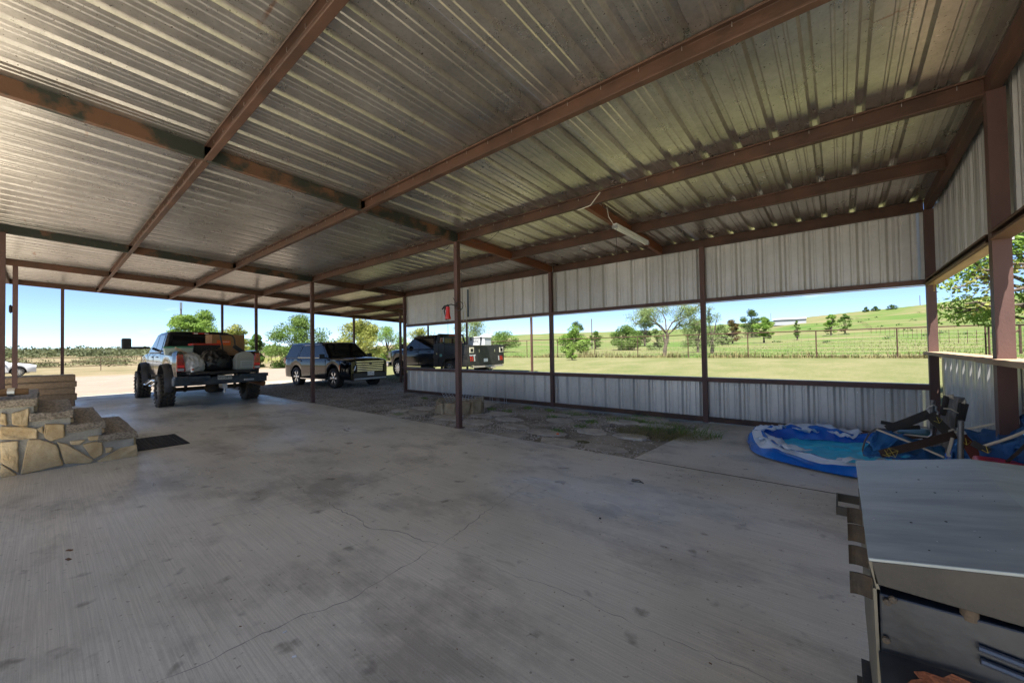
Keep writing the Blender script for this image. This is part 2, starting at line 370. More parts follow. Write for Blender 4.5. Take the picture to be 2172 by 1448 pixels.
m_grav = mat('gravel_soil', (.17, .145, .11), .95, 0, (.42, .375, .30), 1.4, .9, 28, ramp=(.38, .62), detail=10)
gp = MB()
nx, ny = 150, 90
def bedx(y): return -2.17+(y-5.09)*.055
for j in range(ny+1):
    y = 5.075+(16.2-5.075)*(j/ny)
    for i in range(nx+1):
        xr = bedx(y) if y < 8.5 else -2.05 if y < 8.6 else -8
        x = -24.5+(xr+24.5)*(i/nx)
        e = min(1, (x+24.5)/2, (16.2-y)/1.5)
        gp.v.append((x, y, -.035+.02*fbm(x*1.3, y*1.3)+.008*fbm(x*6, y*6, 2)-(.0 if e > .99 else (1-e)*.03)))
for j in range(ny):
    for i in range(nx): a = j*(nx+1)+i; gp.f.append((a, a+1, a+nx+2, a+nx+1))
bed = gp.build('gravel_bed', m_grav, smooth=True); tag(bed, kind='structure')
# loose gravel
def pebbles(name, n, zone, smin, smax, m, seed, parent=None, z=-.03):
    rnd = random.Random(seed); mb = MB()
    for _ in range(n):
        x, y = zone(rnd); s = rnd.uniform(smin, smax); a = rnd.random()*PI; zz = z+.02*fbm(x*1.3, y*1.3)+.008*fbm(x*6, y*6, 2)
        vs = [(x+s*math.cos(a+q*PI/2)*rnd.uniform(.6, 1.2), y+s*math.sin(a+q*PI/2)*rnd.uniform(.6, 1.2), zz+s*rnd.uniform(0, .35)) for q in range(4)]+[(x, y, zz+s*rnd.uniform(.5, .9)), (x, y, zz-s*.4)]
        mb.add(vs, [(0, 1, 4), (1, 2, 4), (2, 3, 4), (3, 0, 4), (1, 0, 5), (2, 1, 5), (3, 2, 5), (0, 3, 5)])
    o = mb.build(name, m, parent); return tag(o, kind='stuff')
m_peb = mat('grey_gravel', (.22, .20, .17), .85, 0, (.52, .49, .44), 23, ramp=(.35, .6), detail=2)
def zg(r):
    while 1:
        x = -19+r.random()*17; y = 5.1+(r.random()**1.1)*(3.1 if x > -12 else 6.5)
        if x > bedx(y)-.05: continue
        if fbm(x*.7, y*.9, 4) > -.12 or r.random() < .25: return x, y
pebbles('gravel', 16000, zg, .008, .024, m_peb, 3)
def zg2(r): return -22+r.random()*10, 5.2+r.random()*8
pebbles('far_gravel', 9000, zg2, .014, .035, m_peb, 4)
# flagstones sunk in the bed
m_flag = mat('flagstone', (.33, .30, .25), .85, 0, (.52, .475, .40), 5, .6, 18, rnd=.15)
def flag(x, y, rx, ry, seed, z=-.02):
    r = random.Random(seed); n = 9; pts = []
    for i in range(n):
        a = 2*PI*i/n+r.uniform(-.2, .2); q = r.uniform(.78, 1.12); pts.append(Vector((x+rx*q*math.cos(a), y+ry*q*math.sin(a), z-.05)))
    mb = MB(); mb.poly(pts, (0, 0, .055+r.uniform(0, .012))); o = mb.build('flagstone', m_flag, bed, bevel=.012, fix=True)
FL = []
rr_ = random.Random(11)
for j, y in enumerate([5.35, 5.85, 6.4, 6.95, 7.5, 8.0]):
    x = -2.75-(.3 if j % 2 else 0)
    while x > -8.6:
        w = rr_.uniform(.26, .46)
        if not (-7.9 < x < -6.6 and 5.9 < y < 7.3) and rr_.random() < (.86 if x > -6.5 else .5): flag(x, y+rr_.uniform(-.08, .08), w, rr_.uniform(.19, .26), int(x*100+j*77))
        x -= w*2+rr_.uniform(.02, .14)

# ------------------------------------------------------------------ carport
HB, SL_ = 3.5817, .0458
def rz_(y): return HB+SL_*(5.1-y)
YB = [-2.0, -.75, 1.2245, 3.1674, 5.1322, 6.7304, 8.3717]
YB2 = [10.10, 11.78, 13.45, 15.95]
XB = [1.04, -5.652, -12.044, -16.2, -20.41]
BH = .165; SH = BH+.004
cp = thing('metal_carport', 'rusty brown steel framed carport with a galvanised corrugated metal roof', 'carport')
def channel(p0, p1, h, w, side, t=.006, lip=.02):
    # C section, web on +side, open towards -side ; side is a unit horizontal vector
    p0, p1 = Vector(p0), Vector(p1); s = Vector(side)
    prof = [(0, 0), (-w, 0), (-w, lip), (-w+t, lip), (-w+t, t), (-t, t), (-t, h-t), (-w+t, h-t), (-w+t, h-lip), (-w, h-lip), (-w, h), (0, h)]
    mb = MB(); mb.loft([[p+s*a+Vector((0, 0, b)) for a, b in prof] for p in (p0, p1)]); return mb
def boxbeam(p0, p1, h, w):
    p0, p1 = Vector(p0), Vector(p1); d = (p1-p0).normalized(); s = Vector((-d.y, d.x, 0)).normalized()*w/2
    mb = MB(); mb.loft([[p-s, p+s, p+s+Vector((0, 0, h)), p-s+Vector((0, 0, h))] for p in (p0, p1)]); return mb
def rafter(x, y0, y1, m, w=.075):
    o = boxbeam((x, y0, rz_(y0)), (x, y1, rz_(y1)), BH, w).build('rafter', m, cp, fix=True, bevel=.006); return o
for x, yl in ((-5.652, YB), (-12.044, YB+YB2), (-16.2, YB+YB2), (-20.41, YB+YB2)):
    for y0, y1 in zip(yl, yl[1:]):
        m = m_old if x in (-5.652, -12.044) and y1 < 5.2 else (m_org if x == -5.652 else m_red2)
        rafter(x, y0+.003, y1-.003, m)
rafter(1.04, -2.0, 8.37, m_red2, .08)
rafter(-2.86, 5.17, 8.35, m_org, .075)
for i, y in enumerate(YB+YB2):
    xs = XB if i < 7 else XB[2:]
    for a, b in zip(xs, xs[1:]):
        z = rz_(y)
        o = channel((a-.0385 if a > 0 else a-.0385, y+.033, z-.002), (b+.0385, y+.033, z-.002), BH, .07, (0, 1, 0)).build('purlin', m_red if a > -12 else m_red2, cp, fix=True, bevel=.003, seg=1)
        # long roofing screws poking through above the open channel
        if a > -12.1 and y < 5.5 and b > -13:
            mb = MB(); x = a-.2
            while x > b+.1: mb.box((x, y+.0, z+BH-.033), (.004, .004, .036)); x -= .345
            tag(mb.build('screw', m_steel, o), kind='stuff')
# posts
pm = MB(); pm.bx(-.04, .04, -.04, .04, 0, 1); me_post = pm.data('post', m_post)
bp = MB(); bp.bx(-.085, .085, -.075, .075, 0, .01); me_plate = bp.data('base_plate', m_post)
def post(x, y, z0, z1, w=.08, parent=cp, plate=True):
    o = inst(me_post, 'post', parent, (x, y, z0), scale=(w/.08, w/.08, z1-z0))
    if plate: inst(me_plate, 'base_plate', parent, (x, y, z0+.001))
    return o
post(-5.652, 5.13, 0, rz_(5.13)-.001, .088)
post(-12.044, 5.13, 0, rz_(5.13)-.001, .088)
post(-16.2, 4.93, 0, rz_(4.93)-.001); post(-20.41, 4.93, 0, rz_(4.93)-.001)
post(-20.41, .4, 0, rz_(.4)-.001); post(-16.2, -.48, 0, rz_(-.48)-.001, .09); post(-12.0, -.52, .8, rz_(-.52)-.001, .10, plate=False)
for x, y in ((-20.41, 10.9), (-16.2, 11.0), (-12.0, 11.0), (-12.044, 15.95), (-16.8, 15.95), (-21.2+.79, 15.95)): post(x, y, -.03, rz_(y)-.001, .09, plate=False)
post(1.04, 5.10, 0, rz_(5.1)-.001, .105); post(1.04, 8.33, -.0, rz_(8.33)-.001, .10)
# roof sheets
def prof(n=3, pitch=.345, over=.03):
    P = []
    for i in range(n):
        o = i*pitch
        P += [(o, .0), (o+.045, .0), (o+.066, .044), (o+.107, .044), (o+.128, .0)]
        for q in (.195, .27): P += [(o+q-.016, 0), (o+q-.007, .009), (o+q+.007, .009), (o+q+.016, 0)]
    P.append((n*pitch, 0))
    return P
PR = prof()
def roof_sheet(y0, y1):
    mb = MB(); n = 12; rings = []
    for i in range(n+1):
        y = y0+(y1-y0)*i/n; rings.append([(-s, y, rz_(y)+SH+h) for s, h in PR])
    mb.loft(rings, False, False); return mb.data('roof_sheet', m_roof)
ms1 = roof_sheet(-2.1, 8.62); ms2 = roof_sheet(8.60, 16.12)
xr = 1.118-.009; k_ = 0
x = .9965+.0865+.02
# rib centres must fall on .89-.345k : rib centre in the sheet is at .0865
x = .89+.0865
x += .0
end = MB()
sheet_x = []
x0s = x
while x0s > -20.7:
    o = inst(ms1, 'roof_sheet', cp, (x0s, 0, random.uniform(0, .0015)))
    if x0s < -11.9+.2: inst(ms2, 'roof_sheet', cp, (x0s, 0, -.003))
    x0s -= 1.035
inst(ms1, 'roof_sheet', cp, (x+.345*.6, 0, .004)).scale = (.2, 1, 1)  # unseen overhang strip, added to shape the sun entering at the right edge
# ------------------------------------------------------------------ back wall of vertical sheets
bw = thing('back_wall', 'long back wall of vertical grey corrugated sheets with an open band between two brown rails', 'wall', (-5.5, 8.4, 0))
bw.location = (0, 0, 0)
def wall_sheet_me(z0, z1, pr, name='wall_sheet', slope=None):
    mb = MB(); mb.loft([[(s, -h, z) for s, h in pr] for z in (z0, z1)], False, False); return mb.data(name, m_wall)
def cutprof(a, b, phase):       # profile pieces between world x a..b with ribs at phase+.345k
    P = []
    k = math.floor((a-phase)/.345)-1
    pts = []
    while phase+k*.345 < b+.4:
        c = phase+k*.345
        pts += [(c-.056, 0), (c-.020, -.040), (c+.020, -.040), (c+.056, 0)]
        for q in (.1085, .1835+.053): pts += [(c+q-.022, 0), (c+q-.009, -.008), (c+q+.009, -.008), (c+q+.022, 0)]
        k += 1
    out = [(a, None)]+[p for p in pts if a+.002 < p[0] < b-.002]+[(b, None)]
    def h(s):
        for p, q in zip(pts, pts[1:]):
            if p[0] <= s <= q[0]: return p[1]+(q[1]-p[1])*(s-p[0])/max(1e-6, q[0]-p[0])
        return 0
    return [(s, h(s) if v is None else v) for s, v in out]
ph = -2.47
edges = [1.0]
while edges[-1] > -11.99: edges.append(max(-12.0, edges[-1]-1.035))
for a, b in zip(edges, edges[1:]):
    pr = cutprof(b, a, ph)
    for z0, z1 in ((.055, .845), (2.40, 3.62)):
        mb = MB(); dz = 0
        mb.loft([[(s, 8.415+random.uniform(0, .0)-h, z) for s, h in pr] for z in (z0, z1)], False, False)
        o = mb.build('wall_sheet', m_wall, bw)
sc_ = MB(); rs = random.Random(5); x = 0.9
while x > -12:
    if abs(x+5.65) > .1 and abs(x+2.05) > .1: sc_.lathe([(.007, 0), (.007, .004), (.0, .006)], 6, 'Y', (x, 8.405-.012, .72+rs.uniform(-.015, .015)))
    x -= .345 if rs.random() < .8 else .18
tag(sc_.build('light_dot', mat('white_light_dot', (.9, .9, .88), .3, .2), bw), kind='stuff')  # white dots painted for daylight showing through holes in the lower sheets
PX = [1.04, -2.05, -5.652, -12.044]
for x in (-2.05, -5.652, -12.0): post(x, 8.335, 0, rz_(8.34)-.001, .086, plate=False)
for a, b in zip(PX, PX[1:]):
    for z, h, w, m in ((.79, .078, .10, m_post), (2.345, .07, .10, m_post), (.012, .09, .09, m_red)):
        mb = MB(); mb.bx(b+.045, a-.045, 8.30, 8.30+w, z, z+h); mb.build('rail', m, bw, bevel=.004)
# thin bright flashing cap on the outside of the middle rail
mb = MB(); mb.bx(-12, 1.0, 8.402, 8.47, .866, .872); mb.build('flashing', m_wall, bw)
mb = MB(); mb.bx(-12, 1.0, 8.43, 8.50, 2.335, 2.345); mb.build('flashing', m_wall, bw)
# ------------------------------------------------------------------ side wall
sw = thing('side_wall', 'right hand side wall of corrugated sheets with pale timber sill boards around its opening', 'wall')
edges = [8.36]
while edges[-1] > 3.2: edges.append(edges[-1]-1.035)
for a, b in zip(edges, edges[1:]):
    pr = cutprof(b, a, 8.1)
    for z0, z1 in ((.02, 1.29), (2.36, None)):
        mb = MB(); mb.loft([[(1.125-h, s, z0) for s, h in pr], [(1.125-h, s, z1 or rz_(s)+.15) for s, h in pr]], False, False); mb.build('wall_sheet', m_wall, sw)
def sill(y0, y1, zz): mb = MB(); mb.bx(.93, 1.155, y0, y1, zz, zz+.042); return mb.build('sill_board', m_wood, sw, bevel=.004)
sill(5.40, 8.27, 1.312); sill(2.9, 5.385, 1.306)
for y0, y1 in ((5.16, 8.27), (2.9, 5.04)):
    channel((1.09, y0, 2.33), (1.09, y1, 2.33), .075, .12, (1, 0, 0)).build('trim_rail', m_red2, sw, fix=True)
mb = MB(); mb.bx(1.0, 1.11, 5.16, 8.27, 2.322, 2.328); mb.build('bounce_light_strip', m_wood, sw)  # tan sheet imitates bounce light on the underside of the rail flange
mb = MB(); mb.bx(1.09, 1.15, 8.28, 8.44, 2.36, 3.5); mb.build('corner_trim', m_wall, sw)
post(1.04, 2.9, 0, rz_(2.9)-.001, .1)
# ------------------------------------------------------------------ stone steps, plank wall, mat
m_stone = mat('tan_fieldstone', (.42, .29, .14), .85, 0, (.60, .47, .28), 5, .5, 22, rnd=.16)
m_tread = mat('layered_ledge_stone', (.13, .10, .07), .8, 0, (.40, .34, .26), 6, 1.0, 9, stretch=(1.2, 6, 9), rnd=.1)
m_mort = mat('grey_mortar', (.30, .28, .24), .9, 0, (.42, .40, .34), 7, .4, 50)
st = thing('stone_steps', 'tan fieldstone steps with rough ledge treads at the left edge', 'steps')
SX = -8.05
core = MB()
for y1, h in ((.87, .36), (.52, .56), (.22, .74), (-.1, .90)): core.bx(-10.4, SX-.03, -1.6, y1-.02, 0, h-.005*(y1 > .8))
core = MB()
lev = [(.87, .38), (.53, .56), (.23, .74), (-.09, .90), (-1.7, .90)]
poly = [Vector((SX-.035, -1.7, 0)), Vector((SX-.035, .86, 0))]
ys = [.86, .53, .235, -.085, -1.7]; hs = [.27, .47, .66, .86]
for i in range(4): poly += [Vector((SX-.035, ys[i], hs[i])), Vector((SX-.035, ys[i+1], hs[i]))]
core.poly(poly, (-2.3, 0, 0)); core.build('mortar', m_mort, st, fix=True)
def rough(mb_o, amt, seed, sc=5):
    me = mb_o.data; b = bmesh.new(); b.from_mesh(me)
    bmesh.ops.subdivide_edges(b, edges=[e for e in b.edges if e.calc_length() > .12], cuts=3, use_grid_fill=True)
    for v in b.verts:
        n = Vector((fbm(v.co.x*sc+seed, v.co.y*sc, v.co.z*sc), fbm(v.co.x*sc, v.co.y*sc+seed, v.co.z*sc+9), fbm(v.co.x*sc, v.co.y*sc, v.co.z*sc+seed+3)))
        v.co += n*amt
    b.to_mesh(me); b.free()
for i in range(4):      # ledge treads
    mb = MB(); y0, y1 = ys[i+1], ys[i]; z = hs[i]+.002
    mb.bx(SX-2.25, SX+.03, y0-.04 if i < 3 else -1.7, y1+.035, z, z+.105)
    o = mb.build('tread', m_tread, st, bevel=.012); rough(o, .022, i*3)
def stone(pts, seed):   # pts in photo pixels on the side face
    P = [on_x(x, y, SX-.045) for x, y in pts]; c = sum(P, Vector())/len(P); P = [c+(p-c)*1.02 for p in P]
    mb = MB(); mb.poly(P, (.045+.012*random.Random(seed).random(), 0, 0)); o = mb.build('stone', m_stone, st, fix=True, bevel=.012, seg=2)
    rough(o, .010, seed*3+1, 9)
zs = lambda L_: [(x/5.57, 760+y/5.57) for x, y in L_]
for i, pp in enumerate([
    [(145, 640), (345, 585), (325, 790), (250, 800), (140, 770)], [(8, 640), (75, 655), (90, 790), (8, 770)],
    [(8, 800), (280, 800), (440, 825), (440, 940), (8, 950)], [(525, 775), (760, 775), (765, 920), (600, 975), (530, 940)],
    [(430, 830), (510, 800), (510, 890), (440, 850)], [(8, 985), (215, 975), (215, 1340), (8, 1215)],
    [(335, 955), (470, 950), (660, 1020), (745, 1250), (250, 1355)], [(680, 985), (790, 1010), (1105, 1190), (1060, 1235), (765, 1235)],
    [(965, 1015), (1205, 965), (1205, 1130), (1110, 1180)], [(825, 975), (1000, 955), (940, 1015), (840, 1018)],
    [(1030, 920), (1200, 905), (1200, 950), (1050, 970)], [(1245, 1050), (1335, 1045), (1320, 1095), (1250, 1110)],
    [(1145, 1205), (1420, 1060), (1610, 1010), (1615, 1150), (1180, 1222)], [(8, 1245), (190, 1350), (205, 1375), (8, 1400)]]): stone(zs(pp), i)
for k_, (yy, z0_, z1_) in enumerate(((.865, .02, .26), (.535, .39, .455), (.24, .585, .645), (-.08, .775, .845))):      # riser stones
    for i in range(6):
        w_ = .30+.05*math.sin(i*3+k_); mb = MB(); xx = SX-.08-i*.37; mb.box((xx-.17, yy, (z0_+z1_)/2), (w_, .05, z1_-z0_)); mb.build('stone', m_stone, st, bevel=.012)
for i, (a_, b_, c_, d_) in enumerate(((-.78, -.42, .03, .30), (-1.22, -.83, .03, .38), (-1.64, -1.27, .03, .30), (-.80, -.42, .34, .60), (-1.2, -.86, .42, .78), (-1.64, -1.26, .35, .60), (-.8, -.42, .64, .83), (-1.62, -1.26, .64, .82))):
    mb = MB(); mb.bx(SX-.045, SX+.012, a_, b_, c_, d_); mb.build('stone', m_stone, st, bevel=.02)
m_log = mat('split_log', (.16, .075, .03), .7, 0, (.30, .17, .07), 5, .6, 20, stretch=(6, 1, 6))
P0 = on_x(2, 848, SX-.12); P1 = on_x(70, 838, SX-.5)
mb = MB(); mb.tube([(SX-.25, -.85, 1.045), (SX-.22, -.45, 1.045), (SX-.20, -.13, 1.045)], [.05, .055, .042], 9); o = mb.build('log', m_log, smooth=True)
tag(o, 'reddish split log lying on the topmost stone tread, bound with grey tape', 'log')
mb = MB(); mb.tube([(SX-.213, -.30, 1.045), (SX-.206, -.24, 1.045)], .0555, 10); mb.build('tape', m_steel, o)
m_plank = mat('retaining_plank', (.20, .14, .085), .85, 0, (.30, .215, .14), 3, .7, 16, stretch=(.7, 6, 8), rnd=.12)
pw = thing('retaining_wall', 'low retaining wall of five stacked brown ledge slabs beyond the steps', 'wall')
for i in range(5):
    z = .0+i*.19; mb = MB(); mb.bx(-18.1+.03*math.sin(i*2), -17.62, -2.4, .62-.02*math.cos(i*3), z, z+.178); o = mb.build('slab', m_plank, pw, bevel=.02); rough(o, .018, i*7)
mb = MB(); mb.bx(-18.06, -17.70, -2.4, .58, 0, .95); mb.build('mortar', m_mort, pw)
mt = MB(); A = on_z(284, 961), on_z(402, 938), on_z(371, 922), on_z(284, 930)
mt.bx(-9.62, -8.42, .93, 1.58, .001, .013); o = tag(mt.build('doormat', m_blk, bevel=.004), 'black ribbed rubber doormat on the concrete by the stone steps', 'doormat')
mb = MB()
for i in range(22):
    for j in range(12): mb.box((-9.57+.0545*i, .965+.0525*j, .0155), (.04, .022, .006), rz=.5 if (i+j) % 2 else -.5)
tag(mb.build('rib', m_blk, o), kind='stuff')
# house eave seen past the carport at the far left
he = thing('house_eave', 'white soffit of the neighbouring house eave at the far left edge', 'eave')
mb = MB(); mb.bx(-20.1, -17.2, -3.2, -.95, 3.30, 3.36); mb.build('soffit', m_white, he)
mb = MB(); mb.bx(-20.16, -20.1, -3.2, -.95, 3.28, 3.5); mb.build('fascia', m_red2, he)
# ------------------------------------------------------------------ fire ring, wire racks, weeds
m_ring = mat('fire_ring_stone', (.30, .22, .13), .9, 0, (.42, .35, .24), 6, .6, 20, rnd=.2)
fr = thing('fire_ring', 'round fire ring of rough tan stones in the gravel behind the slim post', 'fire ring', (-7.25, 6.6, 0))
for i in range(11):
    a = 2*PI*i/11; r = random.Random(i); mb = MB(); hh = .20+.12*r.random(); mb.box((math.cos(a)*(.50+.05*r.random()), math.sin(a)*.50, hh/2-.04), (.13+.05*r.random(), .25+.06*r.random(), hh+.06), rz=a+r.uniform(-.2, .2), taper=r.uniform(.78, .95))
    o = mb.build('stone', m_ring, fr); rough(o, .05, i*5, 4)
mb = MB(); mb.lathe([(0.01, .03), (.4, .03), (.43, .0)], 20); mb.build('ash', m_grav, fr)
m_wire = mat('galvanised_wire', (.55, .56, .56), .35, .7)
def rack(loc, w, h, nx_, nz_, rz, tilt, label, legs=0):
    mb = MB()
    for i in range(nx_+1): x = -w/2+w*i/nx_; mb.tube([(x, 0, -legs if i in (0, nx_, nx_//2, nx_//2+1) else 0), (x, 0, h)], .004, 5)
    for j in range(nz_+1): z = h*j/nz_; mb.tube([(-w/2, .004, z), (w/2, .004, z)], .004, 5)
    if legs:
        for s in (-1, 1):
            mb.tube([(s*w/2, 0, h), (s*w/2, .16, h)], .004, 5); mb.tube([(s*w/2, .16, h), (s*w/2, .16, -legs)], .004, 5)
        for j in range(0, nz_+1): z = h*j/nz_; mb.tube([(-w/2, .16, z), (w/2, .16, z)], .004, 5)
    o = mb.build('wire_rack', m_wire); o.location = loc; o.rotation_euler = (tilt[0], tilt[1], rz)
    return tag(o, label, 'wire rack', 'wire racks by the fire ring')
rack((-7.56, 6.62, .18), .22, .40, 3, 8, .7, (-.1, -.5), 'leftmost wire rack leaning inside the stone fire ring')
rack((-7.18, 6.75, .17), .22, .50, 3, 9, .5, (-.15, .2), 'tallest wire rack inside the fire ring, just right of the post')
rack((-6.98, 6.95, .2), .26, .40, 3, 7, .5, (.05, .1), 'wire rack leaning at the right side inside the fire ring')
rack((-7.22, 7.95, .20), .42, .40, 8, 8, .35, (0, 0), 'freestanding wire rack on legs between the fire ring and the wall', .2)

def blades(n, cx, cy, rx, ry, h, m, seed, name, z0=None, lean=.5, w=.006, seg=3):
    r = random.Random(seed); mb = MB()
    for _ in range(n):
        a = r.random()*2*PI; q = math.sqrt(r.random()); x = cx+rx*q*math.cos(a); y = cy+ry*q*math.sin(a); z = (z0 if z0 is not None else gz(x, y)-.02)
        hh = h*r.uniform(.4, 1.1)*(1.1-.5*q); d = r.random()*2*PI; L_ = hh*lean*r.uniform(.3, 1.6); t = r.random()*PI; ww = w*r.uniform(.6, 1.3)
        s = Vector((math.cos(t), math.sin(t), 0))*ww; D = Vector((math.cos(d), math.sin(d), 0)); vs = []; fs = []
        for i in range(seg+1):
            u = i/seg; p = Vector((x, y, z))+D*L_*u*u+Vector((0, 0, hh*(u-.35*lean*u*u))); k = 1-u*.92
            vs += [p-s*k, p+s*k]
            if i: fs.append((2*i-2, 2*i-1, 2*i+1, 2*i))
        mb.add(vs, fs)
    return mb.build(name, m)
def leafmat(name, a, b, tr=.25, sc=1.2):
    if name in MC: return MC[name]
    M = mat(name, a, .6, 0, b, sc, ramp=(.36, .64), detail=4, spec=.25); n = M.node_tree; p = n.nodes['Principled BSDF']; k = n.links.new
    t = n.nodes.new('ShaderNodeBsdfTranslucent'); ms = n.nodes.new('ShaderNodeMixShader'); ms.inputs[0].default_value = tr
    src = p.inputs['Base Color'].links[0].from_socket; k(src, t.inputs[0]); k(p.outputs[0], ms.inputs[1]); k(t.outputs[0], ms.inputs[2])
    k(ms.outputs[0], n.nodes['Material Output'].inputs[0]); return M
m_gg = leafmat('green_grass', (.12, .24, .04), (.24, .34, .09), .3, 6)
m_dg = leafmat('dry_grass', (.40, .32, .17), (.24, .25, .09), .3, 5)
m_fg = leafmat('fence_grass', (.15, .13, .055), (.28, .24, .11), .3, 1.2)
WEEDS = [(1043, 868, 'at the foot of the freestanding wire rack'), (1075, 872, 'just right of the freestanding wire rack'), (845, 880, 'alone in the open gravel left of the fire ring'), (900, 845, 'against the wall at its far end'),
         (1165, 870, 'at the foot of the first wall post'), (1172, 885, 'among the flagstones in front of the first wall post'), (1255, 895, 'along the wall between the two wall posts'), (1180, 915, 'beside the small orange scrap'), (1300, 893, 'under the wall rail right of the middle'), (1120, 866, 'low by the wall behind the flagstones'), (1232, 905, 'on the big round flagstone edge')]
for i, (px, py, s) in enumerate(WEEDS):
    p = on_z(px, py, -.02); o = blades(90, 0, 0, .14, .10, .16, m_gg, i, 'weed', 0, .9, .005); o.location = (p.x, p.y, -.035)
    tag(o, 'small green grass weed growing '+s, 'weed', 'weeds in the gravel bed')
for i, (px, py) in enumerate([(1225, 880), (1330, 890), (1370, 885), (1400, 900)]):
    p = on_z(px, py, -.02); o = blades(130, 0, 0, .5, .12, .2, m_gg, i+50, 'wall_grass', 0, 1, .005); o.location = (p.x, p.y, -.035); tag(o, kind='stuff')
p = on_z(1400, 925, -.02)
o = blades(1500, p.x, p.y+.15, .85, .45, .26, m_dg, 77, 'dry_grass_pile', -.04, 1.8, .005, 4); tag(o, kind='stuff')
o = blades(260, p.x+.2, p.y+.35, .7, .3, .42, m_gg, 78, 'pile_grass', -.04, 1.2, .006, 4); tag(o, kind='stuff')
o = blades(700, p.x-.1, p.y+.05, .8, .4, .10, mat('dead_brown_stems', (.18, .11, .065), .9, 0, (.30, .20, .12), 9), 79, 'dead_stems', -.02, 3, .004, 3); tag(o, kind='stuff')
# litter on the floor
m_lit = mat('litter_brown', (.15, .07, .03), .8); m_grn = mat('orange_scrap', (.75, .14, .03), .6)
def scrap(px, py, d, rz, m, name, lab, cat, z=0):
    p = on_z(px, py, z); mb = MB(); mb.box((0, 0, d[2]/2+.001), d, taper=.8); o = mb.build(name, m, bevel=min(d)/4); o.location = p; o.rotation_euler = (0, 0, rz); tag(o, lab, cat)
scrap(147, 1167, (.05, .022, .006), .6, m_lit, 'dry_leaf', 'brown dry leaf on the left foreground concrete, farther one of two', 'leaf')
scrap(145, 1186, (.05, .022, .006), .3, m_lit, 'dry_leaf', 'brown dry leaf on the left foreground concrete, nearer one of two', 'leaf')
scrap(624, 1392, (.022, .012, .005), 1, m_white, 'paper_scrap', 'small white paper scrap near the bottom centre of the floor', 'scrap')
scrap(604, 1340, (.006, .022, .005), 0, m_white, 'paper_scrap', 'thin white paper sliver on the floor above the larger scrap', 'scrap')
scrap(1183, 922, (.05, .04, .03), .4, m_grn, 'plastic_scrap', 'orange plastic scrap lying among the flagstones', 'scrap', -.02)
p = on_z(1352, 1021); mb = MB(); mb.tube([(-.07, .02, .006), (.02, .0, .02), (.08, -.03, .006)], .005, 6); mb.tube([(-.06, -.02, .005), (.05, -.025, .012)], .004, 6); o = mb.build('metal_bracket', m_blk); o.location = p; tag(o, 'small bent dark metal bracket lying on the middle of the concrete', 'bracket')
rnd = random.Random(77); gm = MB()
for _ in range(420):
    x = rnd.uniform(-9, .9); y = 5.05-abs(rnd.gauss(0, .55)) if _ % 3 else rnd.uniform(.6, 5); sx_ = rnd.uniform(.003, .014); gm.box((x, y, .002), (sx_, rnd.uniform(.002, .005), .003), rz=rnd.random()*3)
tag(gm.build('grit', m_lit), kind='stuff')
scrap(1273, 1100, (.02, .014, .012), 0, m_blk, 'pebble', 'single dark pebble on the bare concrete right of the crack junction', 'pebble')
# ------------------------------------------------------------------ lamp, hanging bits
fl_ = thing('fluorescent_lamp', 'unlit fluorescent tube fixture hanging under the short orange rafter', 'lamp')
a = on_x(1304, 480, -2.72); b_ = on_x(1372, 516, -2.72); d = (b_-a); 
mb = boxbeam(a, b_, .05, .07); mb.build('housing', m_white, fl_, fix=True, bevel=.008)
for s in (-.02, .02): mb = MB(); mb.tube([a+Vector((s, .04, -.018)), b_+Vector((s, -.04, -.018))], .016, 8); mb.build('tube', mat('lamp_glass', (.85, .85, .80), .2), fl_, smooth=True)
for q in (a, b_): mb = MB(); mb.box(q+Vector((0, 0, -.005)), (.085, .02, .05)); mb.build('end_socket', m_steel, fl_)
m_cord = mat('white_cable', (.55, .50, .42), .5); m_bc = mat('black_cable', (.02, .02, .02), .5)
def sag(p, q, s, n=10): p, q = Vector(p), Vector(q); return [p.lerp(q, i/n)-Vector((0, 0, s*4*(i/n)*(1-i/n))) for i in range(n+1)]
mb = MB(); c1 = on_y(1273, 408, 5.08); c2 = on_y(1252, 436, 5.05); mb.tube([c1, c1.lerp(c2, .6), c2, on_y(1225, 446, 5.05)], .007, 6); tag(mb.build('power_cable', m_cord, smooth=True), 'white power cable looped over the purlin beside the lamp', 'cable')
mb = MB(); mb.tube([on_x(1287, 440, -2.80), on_x(1291, 460, -2.76), a], .006, 6); mb.build('wire', m_cord, fl_)
mb = MB(); mb.tube([a+Vector((0, .05, 0)), a+Vector((0, .05, -.42))], .004, 6); mb.lathe([(.004, -.44), (.012, -.43), (.008, -.41)], 8, c=a+Vector((0, .05, 0))); mb.build('pull_cord', m_bc, fl_)
mb = MB(); mb.tube(sag(on_y(1063, 484, 5.06), on_y(992, 508, 5.06), .16), .004, 6); tag(mb.build('cable', m_bc), 'thin dark cable sagging under the purlin right of the centre post', 'cable')
mb = MB(); mb.tube(sag(on_y(920, 522, 5.06), on_y(955, 520, 5.06), .10), .005, 6); mb.tube(sag(on_y(880, 540, 5.06), on_y(925, 527, 5.06), .03), .004, 6); tag(mb.build('cable', m_bc), 'knotted dark cable hanging under the purlin left of the centre post', 'cable')
mb = MB()
for k in range(3): mb.tube([Vector((-5.652, 5.07, 2.3))+Vector((.13+.11*math.cos(t/12*2*PI+k)+.02*k, -.02-.02*k, .02+.085*math.sin(t/12*2*PI+k))) for t in range(13)], .006, 6)
mb.tube([(-5.70, 5.06, 2.5), (-5.60, 5.05, 2.38), (-5.53, 5.05, 2.30)], .006, 6); mb.tube([(-5.64, 5.06, 3.5), (-5.46, 5.06, 3.2), (-5.44, 5.06, 2.4), (-5.42, 5.06, 2.32)], .004, 6)
